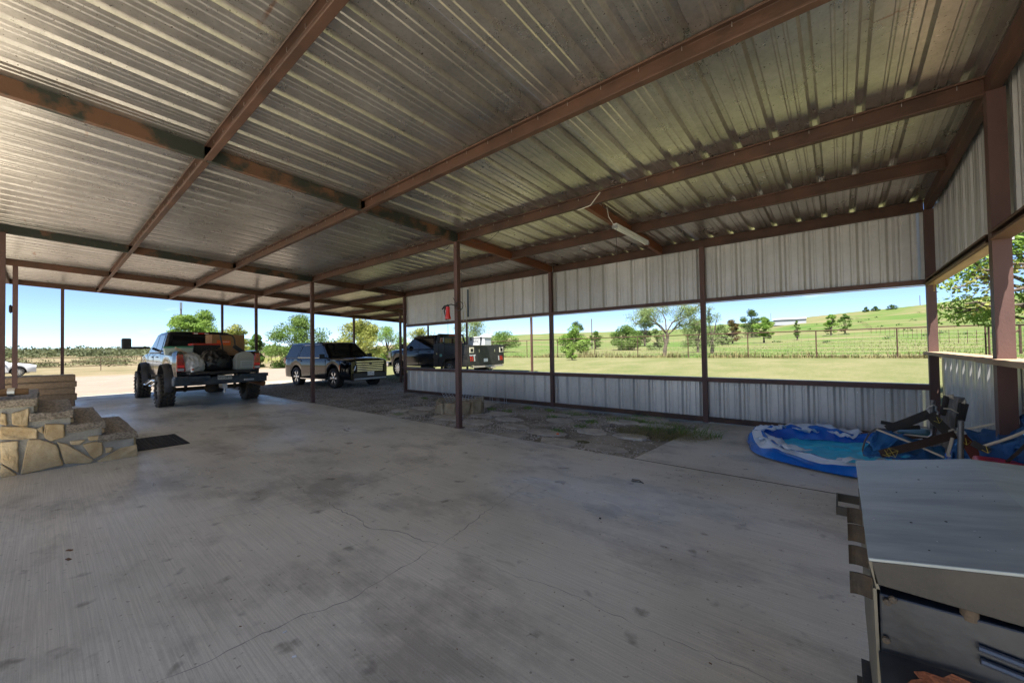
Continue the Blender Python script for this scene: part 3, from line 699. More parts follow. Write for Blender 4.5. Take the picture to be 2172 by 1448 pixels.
tag(mb.build('coiled_wire', m_bc, smooth=True), 'coil of black wire hooked on the right side of the centre post', 'wire coil')
# red tapered spray bottle like tool hanging left of the post
C0 = on_y(950, 662, 5.02)
ht = thing('hanging_extinguisher', 'red tapered canister with black hose hanging left of the centre post', 'canister')
m_rp = mat('red_plastic', (.62, .022, .012), .3, 0, coat=.3)
mb = MB(); mb.lathe([(.01, .11), (.038, .105), (.040, .02), (.045, -.06), (.062, -.125), (.058, -.135), (.01, -.13)], 16, c=C0); mb.build('canister', m_rp, ht, smooth=True)
mb = MB(); mb.lathe([(.02, .105), (.03, .125), (.012, .15)], 10, c=C0); mb.build('cap', m_blk, ht)
mb = MB(); mb.tube([C0+Vector((0, 0, .13)), C0+Vector((-.09, .0, .12)), C0+Vector((-.17, .0, .07))], [.018, .022, .012], 8); mb.build('lever', m_blk, ht, smooth=True)
mb = MB(); mb.tube([C0+Vector((-.07, 0, .11)), C0+Vector((-.10, 0, .03)), C0+Vector((-.07, 0, -.06)), C0+Vector((-.05, 0, -.15))], .016, 8); mb.build('hose', m_bc, ht, smooth=True)
mb = MB(); mb.box(C0+Vector((-.045, .0, -.02)), (.03, .02, .10)); mb.build('label_plate', m_white, ht)
mb = MB(); mb.tube([C0+Vector((0, 0, .13)), C0+Vector((.06, .03, .15)), Vector((-5.62, 5.07, C0.z+.11))], .01, 6); mb.build('hook', m_blk, ht)
mb = MB(); mb.tube([C0+Vector((.0, 0, -.14)), C0+Vector((-.005, 0, -.3)), C0+Vector((.0, 0, -.62))], .004, 5); mb.build('cord', m_bc, ht)
m_strap = mat('blue_strap', (.03, .065, .09), .7); m_rope = mat('yellow_rope', (.42, .36, .16), .8)
mb = MB(); q0 = on_y(992, 614, 8.27); q1 = on_y(992, 672, 8.27); mb.poly([q0+Vector((-.03, 0, 0)), q0+Vector((.03, 0, 0)), q1+Vector((.045, 0, 0)), q1+Vector((-.02, 0, 0))], (0, .012, 0)); tag(mb.build('strap', m_strap, fix=True), 'dark blue ratchet strap hanging down the upper wall sheets', 'strap')
mb = MB(); mb.tube([on_y(985, 640, 8.24), on_y(989, 655, 8.24), on_y(991, 676, 8.24), on_y(987, 684, 8.24), on_y(983, 680, 8.24), on_y(984, 660, 8.24)], .008, 6); tag(mb.build('rope', m_rope, smooth=True), 'yellow rope looped beside the blue strap on the wall', 'rope')
mb = MB(); q = on_x(1980, 583, 1.0)
for i in range(12): mb.lathe([(.006, -.006), (.011, 0), (.006, .006)], 6, c=(q.x, q.y-.02, q.z-.02-i*.018))
tag(mb.build('chain', mat('brass_chain', (.4, .28, .12), .4, .7)), 'short brass chain dangling from the corner post rail', 'chain')
mb = MB(); q = on_x(17, 655, -12.0); mb.lathe([(.06, -.02), (.085, 0), (.06, .02)], 14, 'Y', c=(q.x, q.y+.03, q.z)); tag(mb.build('porch_lamp', m_blk, smooth=True), 'small round black lamp on the leftmost post', 'lamp')
# ------------------------------------------------------------------ vehicles
def paint(name, c, c2=None): return mat(name, c, .10, 0, c2, 1.5, spec=.42, coat=0)
m_bk = paint('black_car_paint', (.008, .009, .011)); m_wh = paint('white_car_paint', (.70, .71, .72)); m_slate = paint('dark_blue_grey_paint', (.012, .016, .022))
m_glass = mat('tinted_glass', (.008, .009, .010), .03, 0, spec=.6)
m_tyre = mat('tyre_rubber', (.020, .020, .021), .8, 0, (.045, .042, .038), 7, .3, 60)
m_mudtyre = mat('dusty_tyre_rubber', (.035, .032, .028), .85, 0, (.085, .065, .042), 4, .3, 60)
m_alloy = mat('machined_alloy', (.62, .62, .63), .22, .9); m_plas = mat('black_trim_plastic', (.018, .018, .019), .5)
m_tail = mat('red_lamp_lens', (.45, .012, .010), .15, 0, (.20, .006, .006), 9, coat=.8); m_lampg = mat('clear_lamp_lens', (.45, .47, .50), .08, .3, coat=1)
m_amb = mat('amber_reflector', (.75, .14, .02), .25); m_plate = mat('plate_white', (.72, .74, .76), .4); m_pltx = mat('plate_ink', (.03, .04, .10), .5)
m_mud = mat('muddy_metal', (.10, .065, .035), .8, 0, (.045, .04, .035), 12, .4, 30)
def mirror_ring(half): return half+[(x, -y, z) for x, y, z in reversed(half) if abs(y) > 1e-5]
def body(secs, name, m, parent, bevel=.0):
    mb = MB(); rings = []
    for (x, hw, zl, zs, zt) in secs:
        zm = zl+(zs-zl)*.55
        half = [(x, 0, zl), (x, hw*.90, zl), (x, hw*.975, zl+.035), (x, hw*.992, zl+(zs-zl)*.25), (x, hw, zm), (x, hw*.992, zs-.16*(zs-zl)), (x, hw*.965, zs-.03), (x, hw*.90, zs+.0), (x, hw*.55, zs+(zt-zs)*.8), (x, 0, zt)]
        rings.append(mirror_ring(half))
    mb.loft(rings); return mb.build(name, m, parent, smooth=True, fix=True)
def arch(x, axles, zr, r, zc):
    z = zr
    for xa in axles:
        d = abs(x-xa)
        if d < r: z = max(z, zc+math.sqrt(max(0, r*r-d*d)))
    return z
def xs_for(x0, x1, axles, r):
    X = set([round(x0, 3), round(x1, 3)]); n = int((x1-x0)/.12)
    for i in range(n+1): X.add(round(x0+(x1-x0)*i/n, 3))
    for xa in axles:
        for k in range(-10, 11): X.add(round(xa+r*math.sin(k/10*PI/2)*.9995, 3))
        X.add(round(xa-r-.004, 3)); X.add(round(xa+r+.004, 3))
    X = sorted(v for v in X if x0 <= v <= x1); out = [X[0]]
    for v in X[1:]:
        if v-out[-1] > .0035: out.append(v)
    return out
def greenhouse(b0, b1, r0_, r1, zb, zr, hb, hr, m, parent, name='cabin', crown=.03):
    mb = MB(); rings = []
    for t in (0, .5, .88, 1.0):
        z = zb+(zr-zb)*t; xa = b0+(r0_-b0)*t; xb = b1+(r1-b1)*t; h = hb+(hr-hb)*t
        if t == 1.0: h -= .05; xa += .05 if b0 < r0_ else 0; xb -= .07
        c = .05
        rings.append([(xa, -h+c, z), (xa+c, -h, z), (xb-c*1.5, -h, z), (xb, -h+c*2, z), (xb+.03, 0, z), (xb, h-c*2, z), (xb-c*1.5, h, z), (xa+c, h, z), (xa, h-c, z), (xa-.01, 0, z)])
    mb.loft(rings); o = mb.build(name, m, parent, smooth=True, fix=True, bevel=.02)
    return lambda z: hb+(hr-hb)*(z-zb)/(zr-zb)
def side_panes(polys, sy, m, parent, sides=(1, -1), name='side_window', off=.008):
    for s in sides:
        for P in polys:
            mb = MB(); mb.poly([Vector((x, s*(sy(z)+off), z)) for x, z in P], (0, -s*.02, 0)); mb.build(name, m, parent, fix=True)
def wheel(parent, x, y, r, w, side, rimr, spokes=6, m_t=m_tyre, m_r=m_alloy, lugs=0, style=0, dark=None):
    t = MB(); h = w/2
    t.lathe([(rimr, -h*.9), (rimr+.01, -h), (r*.9, -h*1.0), (r*.975, -h*.86), (r, -h*.7), (r, h*.7), (r*.975, h*.86), (r*.9, h), (rimr+.01, h), (rimr, h*.9), (rimr, -h*.9)], 40, 'Y'); t.f = t.f[:-2]
    if lugs:
        n = lugs
        for i in range(n):
            for j, yy in enumerate((-.40, -.14, .14, .40)):
                a = 2*PI*(i+(j % 2)*.5)/n; R = Matrix.Rotation(a, 3, 'Y')
                R = R @ Matrix.Rotation((.35 if j % 2 else -.35), 3, 'Z')
                c = Vector((math.sin(a)*(r+.004), yy*w, math.cos(a)*(r+.004)))
                t.box(c, (2*PI*r/n*.74, w*.23, .022), rot=R)
    else:
        for j in (-.36, -.12, .12, .36):
            t.lathe([(r+.002, j*w-.02), (r+.006, j*w-.016), (r+.006, j*w+.016), (r+.002, j*w+.02)], 40, 'Y'); t.f = t.f[:-2]
    wo_ = bpy.data.objects.new('wheel', t.data('wheel', m_t, True)); COL.objects.link(wo_); wo_.parent = parent; wo_.location = (x, y, r)
    yo = side*h
    q = MB(); q.lathe([(.02, side*(h-.10)), (rimr*.96, side*(h-.10)), (rimr*.96, yo*.9), (rimr*1.03, yo*1.0), (rimr*1.03, yo*.88), (rimr*.99, side*(h-.14)), (.02, side*(h-.14))], 32, 'Y'); q.build('rim_barrel', dark or m_plas, wo_, smooth=True)
    s = MB()
    for i in range(spokes):
        a = 2*PI*i/spokes
        for off in ((-.13, .13) if style == 1 else (0,)):
            d = Vector((math.cos(a+off), 0, math.sin(a+off))); p0 = Vector((math.cos(a), 0, math.sin(a)))*rimr*.22; p1 = d*rimr*.97
            c = (p0+p1)/2; L_ = (p1-p0).length; ang = math.atan2(p1.z-p0.z, p1.x-p0.x)
            s.box(c+Vector((0, side*(h-.035), 0)), (L_, .03, rimr*(.13 if style == 1 else .2)), rot=Matrix.Rotation(-ang, 3, 'Y'))
    s.lathe([(.01, side*(h-.015)), (rimr*.2, side*(h-.02)), (rimr*.26, side*(h-.06))], 16, 'Y')
    s.lathe([(rimr*1.03, yo*1.01), (rimr*1.03, yo*.93), (rimr*.95, yo*.90), (rimr*.95, yo*.96)], 32, 'Y'); s.f = s.f[:-2]
    s.build('rim', m_r, wo_, bevel=.004)
    return wo_
def panelbox(name, m, parent, x0, x1, y0, y1, z0, z1, bevel=.01, taper=1): mb = MB(); mb.box(((x0+x1)/2, (y0+y1)/2, (z0+z1)/2), (x1-x0, y1-y0, z1-z0), taper=taper); return mb.build(name, m, parent, bevel=bevel)
def mirrors(parent, x, y, z, arm=.10, w=.20, h=.16, d=.10, m=None):
    for s in (1, -1):
        o = panelbox('mirror', m or m_plas, parent, x-d/2, x+d/2, s*(y+arm), s*(y+arm+w), z, z+h, .03)
        panelbox('mirror_arm', m or m_plas, o, x-.03, x+.03, s*(y-.03), s*(y+arm+.02), z+.01, z+.06, .01)
def handles(parent, pts, sy, m):
    for s in (1, -1):
        for x, z in pts: panelbox('door_handle', m, parent, x-.09, x+.09, s*(sy-.005), s*(sy+.035), z-.018, z+.018, .008)
def seams(parent, xs, z0, z1, hw, m=m_dark):
    for s in (1, -1):
        mb = MB()
        for x in xs: mb.box((x, s*(hw+.002), (z0+z1)/2), (.012, .008, z1-z0))
        tag(mb.build('door_seam', m, parent), kind='stuff')
def flare(parent, xa, zc, r, y0, y1, m, s, wdt=.04):
    mb = MB(); rings = []
    for k in range(19):
        a = -.25+(PI+.5)*k/18; c, sn = math.cos(a), math.sin(a)
        rings.append([(xa+c*r, s*y0, zc+sn*r), (xa+c*(r+.01), s*y1, zc+sn*(r+.01)), (xa+c*(r+wdt*.7), s*(y1-.01), zc+sn*(r+wdt*.7)), (xa+c*(r+wdt*1.5), s*y0, zc+sn*(r+wdt*1.5))])
    mb.loft(rings); return mb.build('fender_flare', m, parent, fix=True, smooth=True)

# ---- the black SUV
sv = thing('parked_suv', 'black sport utility vehicle parked nose in on the gravel under the carport edge', 'car', (-17.86, 8.62, -.03), math.radians(4.5))
AX = [-1.56, 1.56]; R_ = .42
secs = []
for x in xs_for(-2.78, 2.62, AX, .50):
    hw = 1.03
    if x > 2.0: hw = 1.03-.17*((x-2.0)/.62)**2.2
    if x < -2.4: hw = 1.03-.10*((-2.4-x)/.38)**2
    zl = arch(x, AX, .40 if -1.1 < x < 1.1 else .36, .50, .42)
    zs = 1.24+.03*math.cos(x*.5) if x < 1.1 else 1.26-.10*((x-1.1)/1.5)**1.6
    zt = zs+.07
    if x > 2.45: q = (x-2.45)/.17; zs -= .05*q*q; zt -= .07*q*q
    secs.append((x, hw, zl, zs, zt))
body(secs, 'body', m_bk, sv)
panelbox('underbody', m_dark, sv, -2.6, 2.4, -.78, .78, .34, 1.1)
sy = greenhouse(-2.74, 1.30, -2.42, .42, 1.24, 1.95, .975, .76, m_bk, sv)
side_panes([[(.98, 1.30), (.40, 1.80), (-.18, 1.82), (-.18, 1.28)], [(-.30, 1.28), (-.30, 1.82), (-1.22, 1.82), (-1.42, 1.30)], [(-1.55, 1.30), (-1.36, 1.82), (-2.25, 1.79), (-2.45, 1.31)]], sy, m_glass, sv)
def front_pane(x0, z0, x1, z1, h0, h1, name, off=.03):
    mb = MB(); n = Vector((z1-z0, 0, x0-x1)).normalized() if x0 > x1 else Vector((-(z1-z0), 0, x1-x0)).normalized()
    mb.poly([Vector((x0, -h0, z0)), Vector((x0, h0, z0)), Vector((x1, h1, z1)), Vector((x1, -h1, z1))], n*off); return mb, n
mb, n = front_pane(1.20, 1.30, .50, 1.87, .84, .68, 'w', .05); mb.build('windshield', m_glass, sv, fix=True, bevel=.01)
panelbox('rear_window', m_glass, sv, -2.66, -2.60, -.7, .7, 1.40, 1.8)
for s in (1, -1):
    mb = MB(); mb.tube([(-1.46, s*(sy(1.3)+.012), 1.285), (1.03, s*(sy(1.28)+.012), 1.262)], .013, 6); mb.tube([(-1.46, s*(sy(1.3)+.012), 1.285), (-1.29, s*(sy(1.84)+.012), 1.84), (.36, s*(sy(1.86)+.014), 1.86)], .010, 6); mb.build('window_chrome', m_chrome, sv)
    panelbox('running_board', m_plas, sv, -1.05, 1.05, s*.93, s*1.07, .33, .38, .01); mb = MB(); mb.bx(-1.05, 1.05, min(s*1.06, s*1.075), max(s*1.06, s*1.075), .352, .375); mb.build('board_trim', m_chrome, sv)
    panelbox('tail_lamp', m_tail, sv, -2.80, -2.62, s*.84, s*.985, 1.0, 1.3)
    mb = MB(); mb.poly([Vector((2.60, s*.60, .98)), Vector((2.60, s*.62, 1.13)), Vector((2.34, s*.985, 1.14)), Vector((2.10, s*1.02, 1.10)), Vector((2.34, s*.99, .99))], (.03, s*.02, 0)); mb.build('headlight', m_lampg, sv, fix=True, bevel=.008)
    mb = MB(); mb.poly([Vector((2.63, s*.66, .62)), Vector((2.63, s*.70, .93)), Vector((2.50, s*.90, .90)), Vector((2.52, s*.88, .60))], (.025, s*.01, 0)); mb.build('lamp_recess', m_dark, sv, fix=True)
    mb = MB(); mb.tube([(2.655, s*.68, .92), (2.65, s*.72, .76), (2.60, s*.82, .73)], .014, 6); mb.build('lamp_trim', m_chrome, sv)
    panelbox('side_marker', m_amb, sv, 2.03, 2.10, s*1.005, s*1.035, .78, .96)
mirrors(sv, .95, .97, 1.24, .07, .22, .19)
handles(sv, [(.0, 1.13), (-1.12, 1.13)], 1.02, m_bk)
seams(sv, [.98, -.24], .46, 1.22, 1.027)
gr = panelbox('grille', m_plas, sv, 2.55, 2.655, -.64, .64, .66, 1.12, .02)
for i, z in enumerate((.70, .77, .84, .91)): panelbox('grille_bar', m_chrome, gr, 2.652, 2.675, -.62, .62, z, z+.026, .006)
for z in (.985, 1.075): panelbox('grille_bar', m_chrome, gr, 2.652, 2.685, -.66, .66, z, z+.035, .008)
mb = MB(); mb.bx(2.68, 2.70, -.14, .14, 1.015, 1.055); mb.bx(2.68, 2.704, -.055, .055, .995, 1.075); mb.build('emblem', m_plas, sv)
panelbox('bumper', m_plas, sv, 2.45, 2.70, -.80, .80, .32, .64, .04)
panelbox('bumper_trim', mat('satin_trim', (.22, .25, .30), .35, .6), sv, 2.60, 2.735, -.78, .78, .34, .43, .03)
pl = panelbox('license_plate', m_plate, sv, 2.695, 2.71, -.16, .16, .52, .68, .004); text('KCH·467', .085, m_pltx, pl, (2.7115, 0, .59), (PI/2, 0, PI/2)); text('TEXAS', .03, m_pltx, pl, (2.7115, 0, .655), (PI/2, 0, PI/2))
for xa in AX:
    for s in (1, -1): wheel(sv, xa, s*.88, R_, .28, s, .285, 6, style=1)
mb = MB(); mb.poly([Vector((.10, 0, 1.98)), Vector((-.12, 0, 1.98)), Vector((-.12, 0, 2.05))], (0, .03, 0)); mb.build('antenna', m_plas, sv)

# ---- the lifted pickup at the left
tk = thing('parked_pickup', 'black lifted pickup truck with its tailgate down and a loaded bed', 'truck', (-16.97, 3.30, 0), PI)
AX = [-1.95, 1.95]; R1 = .46
secs = []
for x in xs_for(-1.0, 2.95, [1.95], .60):
    hw = 1.02-(.20*((x-2.3)/.65)**2 if x > 2.3 else 0)
    zl = arch(x, [1.95], .78, .60, .60); zs = 1.56 if x < 1.4 else 1.56-.12*((x-1.4)/1.55)**1.5
    secs.append((x, hw, zl, zs, zs+.07))
body(secs, 'body', m_bk, tk)
sy = greenhouse(-1.0, 1.62, -.86, .78, 1.555, 2.22, .965, .80, m_bk, tk, 'cab')
side_panes([[(1.22, 1.62), (.74, 2.10), (.28, 2.12), (.28, 1.60)], [(.20, 1.60), (.20, 2.12), (-.62, 2.11), (-.72, 1.61)]], sy, m_glass, tk)
mb, n = front_pane(1.50, 1.62, .86, 2.14, .84, .70, 'w', .05); mb.build('windshield', m_glass, tk, fix=True)
mb = MB(); mb.poly([Vector((-1.012, -.78, 1.62)), Vector((-1.012, .78, 1.62)), Vector((-.915, .68, 2.12)), Vector((-.915, -.68, 2.12))], (-.02, 0, 0)); mb.build('rear_window', m_glass, tk, fix=True)
o = panelbox('third_brake_light', m_tail, tk, -.955, -.90, -.22, .22, 2.145, 2.185)
for s in (-.14, .14): panelbox('cargo_lamp', m_white, o, -.965, -.95, s-.05, s+.05, 2.15, 2.175, .003)
# bed walls
for s in (1, -1):
    mb = MB(); rings = []
    for x in xs_for(-3.14, -1.02, [-1.95], .60):
        zl = arch(x, [-1.95], .80, .60, .60); f = .0 if x > -2.9 else -.03
        rings.append([(x, s*.90, zl), (x, s*(1.0+f), zl+.02), (x, s*(1.03+f), zl+(1.56-zl)*.5), (x, s*(1.02+f), 1.52), (x, s*(.985+f), 1.575), (x, s*.90, 1.58), (x, s*.86, 1.56)])
    mb.loft(rings); mb.build('bed_side', m_bk, tk, smooth=True, fix=True)
    mb = MB(); mb.poly([Vector((-3.15, s*.80, 1.02)), Vector((-3.15, s*1.0, 1.02)), Vector((-3.15, s*1.0, 1.46)), Vector((-3.15, s*.97, 1.50)), Vector((-3.15, s*.86, 1.50)), Vector((-3.15, s*.82, 1.3))], (-.05, 0, 0)); o = mb.build('tail_lamp', m_tail, tk, fix=True, bevel=.02)
    panelbox('lens', mat('bright_red_lens', (.8, .02, .02), .2), o, -3.215, -3.19, s*.84, s*.98, 1.14, 1.20, .004); mb = MB(); mb.lathe([(.045, -3.19), (.055, -3.212), (.03, -3.212), (.03, -3.19)], 16, 'X', (0, s*.91, 1.31)); mb.build('ring', m_tail, o)  # lens bar coloured a brighter red than the lamp around it
    panelbox('reverse_lens', m_lampg, o, -3.212, -3.19, s*.84, s*.98, 1.04, 1.11, .004)
    flare(tk, -1.95, .60, .60, 1.0, 1.15, m_plas, s, .03); flare(tk, 1.95, .60, .60, 1.0, 1.15, m_plas, s, .03)
    for k in (-1, 1):
        w_ = wheel(tk, 1.95*k, s*1.06, R1, .34, s, .27, 8, m_mudtyre, mat('dark_wheel', (.05, .05, .05), .35, .5), 22)
    mb = MB(); mb.tube([(-1.1, s*1.02, .66), (1.1, s*1.02, .66)], .035, 8)
    for x in (-.6, .4): mb.tube([(x, s*1.02, .66), (x+.1, s*1.16, .52), (x+.4, s*1.16, .52), (x+.5, s*1.02, .66)], .022, 6)
    mb.build('side_step', m_chrome, tk)
    # towing mirror
    o = panelbox('mirror', m_plas, tk, 1.22, 1.32, s*1.42, s*1.66, 1.70, 2.06, .04); panelbox('mirror_arm', m_plas, o, 1.23, 1.29, s*.96, s*1.5, 1.70, 1.78, .02)
panelbox('bed_floor', m_plas, tk, -3.1, -1.02, -.90, .90, .92, 1.0); panelbox('bed_front', m_bk, tk, -1.10, -1.02, -.9, .9, 1.0, 1.56)
handles(tk, [(.42, 1.42), (-.42, 1.42)], 1.005, m_bk); seams(tk, [1.22, .24, -.99], .86, 1.54, 1.015)
tg = panelbox('tailgate', m_plas, tk, -3.62, -3.13, -.80, .80, .93, 1.0, .03)
panelbox('tailgate_skin', mat('blue_black_steel', (.02, .035, .05), .4, .3), tg, -3.60, -3.2, -.79, -.35, 1.001, 1.012, .003)
m_bump = mat('blue_black_bumper', (.022, .035, .048), .45, .2, (.05, .06, .07), 8, .5, 45)
bu = panelbox('rear_bumper', m_bump, tk, -3.46, -3.16, -1.10, 1.10, .64, .86, .03)
panelbox('bumper_plate', m_bump, bu, -3.50, -3.20, .32, 1.08, .80, .895, .01); panelbox('bumper_plate', m_bump, bu, -3.50, -3.20, -1.12, -.38, .80, .895, .01)
for s in (-.62, .62):
    panelbox('bumper_lamp', m_lampg if s < 0 else m_plas, bu, -3.475, -3.45, s-.13, s+.13, .69, .75, .012)
mb = MB()
for i in range(44):
    for j in range(4):
        mb.box((-3.462, -1.05+.048*i+.012*(j % 2), .66+.035*j), (.006, .03, .008), rot=Matrix.Rotation(.6 if j % 2 else -.6, 3, 'X'))
tag(mb.build('tread_plate', m_bump, bu), kind='stuff')
pl = panelbox('license_plate', mat('grey_plate', (.42, .42, .38), .5), tk, -3.485, -3.46, -.19, .15, .765, .885, .004); text('SFS•2810', .088, m_plas, pl, (-3.4875, -.02, .822), (PI/2, 0, -PI/2))
mb = MB(); mb.bx(-3.55, -3.2, -.06, .06, .52, .64); mb.tube([(-3.53, 0, .38), (-3.53, 0, .60)], .02, 8); mb.lathe([(.005, .44), (.03, .42), (.032, .40), (.02, .37), (.012, .33)], 12, c=(-3.56, 0, .1)); mb.build('tow_hitch', m_steel, tk)
mb = MB(); mb.tube([(-2.8, -.85, .62), (-3.1, -.93, .60), (-3.36, -1.02, .565)], [.055, .075, .085], 14); mb.build('exhaust_tip', mat('heat_blued_steel', (.30, .14, .07), .3, .8), tk, smooth=True)
mb = MB(); mb.tube([(-1.95, -.95, .46), (-1.95, .95, .46)], .06, 8); mb.lathe([(.02, -.17), (.12, -.14), (.15, 0), (.12, .14), (.02, .17)], 14, 'X', (-2.0, 0, .45)); mb.bx(-3.2, 2.8, -.55, -.45, .62, .76); mb.bx(-3.2, 2.8, .45, .55, .62, .76); mb.bx(-2.6, -1.2, -.35, .35, .60, .80); mb.build('axle_and_frame', m_mud, tk)
for s in (.62, -.62): mb = MB(); mb.tube([(-2.05, s, .40), (-2.3, s*.95, .95)], .04, 8); mb.build('shock_absorber', m_mud, tk)
panelbox('engine_bay', m_dark, tk, 1.2, 2.8, -.75, .75, .6, 1.4); panelbox('front_bumper', m_chrome, tk, 2.85, 3.05, -.98, .98, .72, .98, .04)
# ---- cargo standing in the bed (each its own thing)
m_card = mat('cardboard', (.34, .19, .085), .85, 0, (.28, .155, .07), 3)
def wbox(name, m, c, d, rz, lab, cat, bevel=.008, taper=1): mb = MB(); mb.box((0, 0, 0), d, taper=taper); o = mb.build(name, m, bevel=bevel); o.location = c; o.rotation_euler = (0, 0, rz); return tag(o, lab, cat)
cb = wbox('cardboard_box', m_card, on_x(478, 729, -15.45), (.5, .92, .58), .12, 'large brown cardboard box with an orange label, highest in the pickup bed', 'box')
pn = MB(); pn.box((.256, -.14, .03), (.006, .38, .16)); pn.build('orange_label', mat('orange_print', (.75, .13, .02), .6), cb); text('amazon', .06, m_white, cb, (.262, -.08, .06), (PI/2, 0, PI/2), .001)
wbox('cardboard_box', m_card, on_x(483, 746, -15.1), (.35, .50, .24), -.1, 'smaller brown cardboard box in front of the large one in the pickup bed', 'box')
wbox('cardboard_box', m_card, on_x(436, 757, -15.2)-Vector((0, 0, .25)), (.6, 1.2, .45), 0, 'low brown box buried under the totes in the pickup bed', 'box')
tt = wbox('storage_tote', m_plas, on_x(434, 743, -15.35), (.45, .66, .34), .05, 'black storage tote with a red lid in the pickup bed', 'tote', .02, 1.06)
mb = MB(); mb.box((0, 0, .19), (.50, .72, .05)); mb.build('lid', m_rp, tt, bevel=.015)
for k in range(5): mb = MB(); mb.box((.235, -.26+.13*k, -.01), (.012, .02, .28)); mb.build('rib', m_plas, tt)
g2 = wbox('storage_tote', mat('clear_plastic_tote', (.45, .52, .46), .3), on_x(378, 745, -14.9), (.42, .60, .20), -.1, 'shallow pale tote with a green lid at the left of the pickup bed', 'tote', .015, 1.08)
mb = MB(); mb.box((0, 0, .12), (.46, .66, .05)); mb.build('lid', mat('green_plastic', (.04, .22, .12), .4), g2, bevel=.012)
mb = MB(); a, b_ = on_x(371, 737, -14.5), on_x(420, 762, -14.3); mb.tube([a, b_], .001, 4); q = MB(); d = b_-a; q.loft([[p+Vector((-.02, 0, -.04)), p+Vector((.12, 0, -.04)), p+Vector((.12, 0, .02)), p+Vector((-.02, 0, .02))] for p in (a, b_)]); tag(q.build('plank', m_wood, fix=True, bevel=.005), 'short brown plank leaning across the tote in the pickup bed', 'plank')
def bag(name, c, d, m, seed, lab, amp=.12, knot=True):
    b = bmesh.new(); bmesh.ops.create_icosphere(b, subdivisions=5, radius=1)
    for v in b.verts:
        n = v.co.normalized(); rdg = 1-abs(noise.noise(n*2.2+Vector((seed, 0, 0))))*2; an = math.atan2(n.y, n.x)
        s = 1+amp*rdg*.7+amp*.5*math.sin(an*13+3*noise.noise(n*2))*max(0, n.z)+amp*.35*noise.noise(n*9)
        if n.z > .75 and knot: s *= 1+(n.z-.75)*.9
        v.co = Vector((n.x*d[0]*s, n.y*d[1]*s, max(-.55, n.z*s)*d[2]))
    me = bpy.data.meshes.new(name); b.to_mesh(me); b.free(); me.materials.append(m); me.polygons.foreach_set('use_smooth', [True]*len(me.polygons)); o = bpy.data.objects.new(name, me); COL.objects.link(o); o.location = c
    return tag(o, lab, 'bag')
bag('garbage_bag', on_x(455, 768, -14.25)+Vector((0, 0, -.05)), (.28, .44, .34), mat('black_bag_film', (.010, .010, .011), .28), 3, 'full black garbage bag in the middle of the open tailgate', .13)
wb = bag('plastic_bag', on_x(405, 776, -14.0)+Vector((0, 0, -.0)), (.22, .30, .28), mat('white_bag_film', (.50, .50, .49), .3), 8, 'white plastic bag with red ties left of the black garbage bag', .12)
mb = MB(); mb.tube([(0, -.10, .26), (.02, -.06, .34), (0, -.02, .28), (.02, .02, .33), (0, .04, .27)], .014, 6); mb.build('red_tie', m_rp, wb, smooth=True)
cp0 = on_x(408.5, 788, -13.68); cp0.z = 1.003
mb = MB(); mb.lathe([(.005, 0), (.035, 0), (.047, .14), (.05, .142), (.045, .13), (.005, .13)], 20); cu_ = mb.build('paper_cup', m_white, smooth=True); cu_.location = cp0; tag(cu_, 'white paper cup with a red logo on the tailgate edge', 'cup')
mb = MB(); mb.lathe([(.0395, .045), (.0435, .10)], 20); mb.v = mb.v; me = MB()
rg = []
for zz, rr in ((.05, .0408), (.095, .0452)): rg.append([(rr*math.cos(a), rr*math.sin(a), zz) for a in [(-.7+i*.2) for i in range(8)]])
me.loft(rg, False, False); me.build('logo', mat('brick_red_print', (.5, .08, .03), .5), cu_)
gc = wbox('plastic_case', mat('grey_green_plastic', (.30, .31, .27), .5), on_x(520, 771, -13.95), (.34, .56, .33), 0, 'grey plastic case with a pitched lid at the right of the tailgate', 'case', .02)
mb = MB(); mb.poly([Vector((-.16, -.27, .165)), Vector((-.16, .27, .165)), Vector((-.16, .10, .36)), Vector((-.16, -.05, .37)), Vector((-.16, -.20, .30))], (.30, 0, 0)); mb.build('lid', mat('grey_lid', (.34, .34, .29), .5), gc, fix=True, bevel=.01)
mb = MB(); mb.box((.172, .0, .0), (.01, .34, .20)); mb.build('panel', mat('pale_grey_panel', (.40, .42, .40), .45), gc, bevel=.004); mb = MB(); mb.box((.178, .0, .0), (.01, .28, .15)); mb.build('inset', mat('inset_grey', (.30, .32, .31), .45), gc, bevel=.004)
mb = MB(); hx = -14.75; P = [on_x(x, y, hx) for x, y in ((474, 750), (471, 730), (468, 715), (466, 710), (480, 709), (492, 711), (497, 718), (499, 735))]; mb.tube(P, .022, 8); tag(mb.build('hand_truck_handle', m_bc, smooth=True), 'black tubular handle arching up in front of the orange label', 'handle')
wbox('black_cushion', m_plas, on_x(508, 742, -14.6), (.1, .42, .12), 0, 'black padded roll propped beside the grey plastic case', 'cushion', .04).rotation_euler = (-.7, 0, 0)

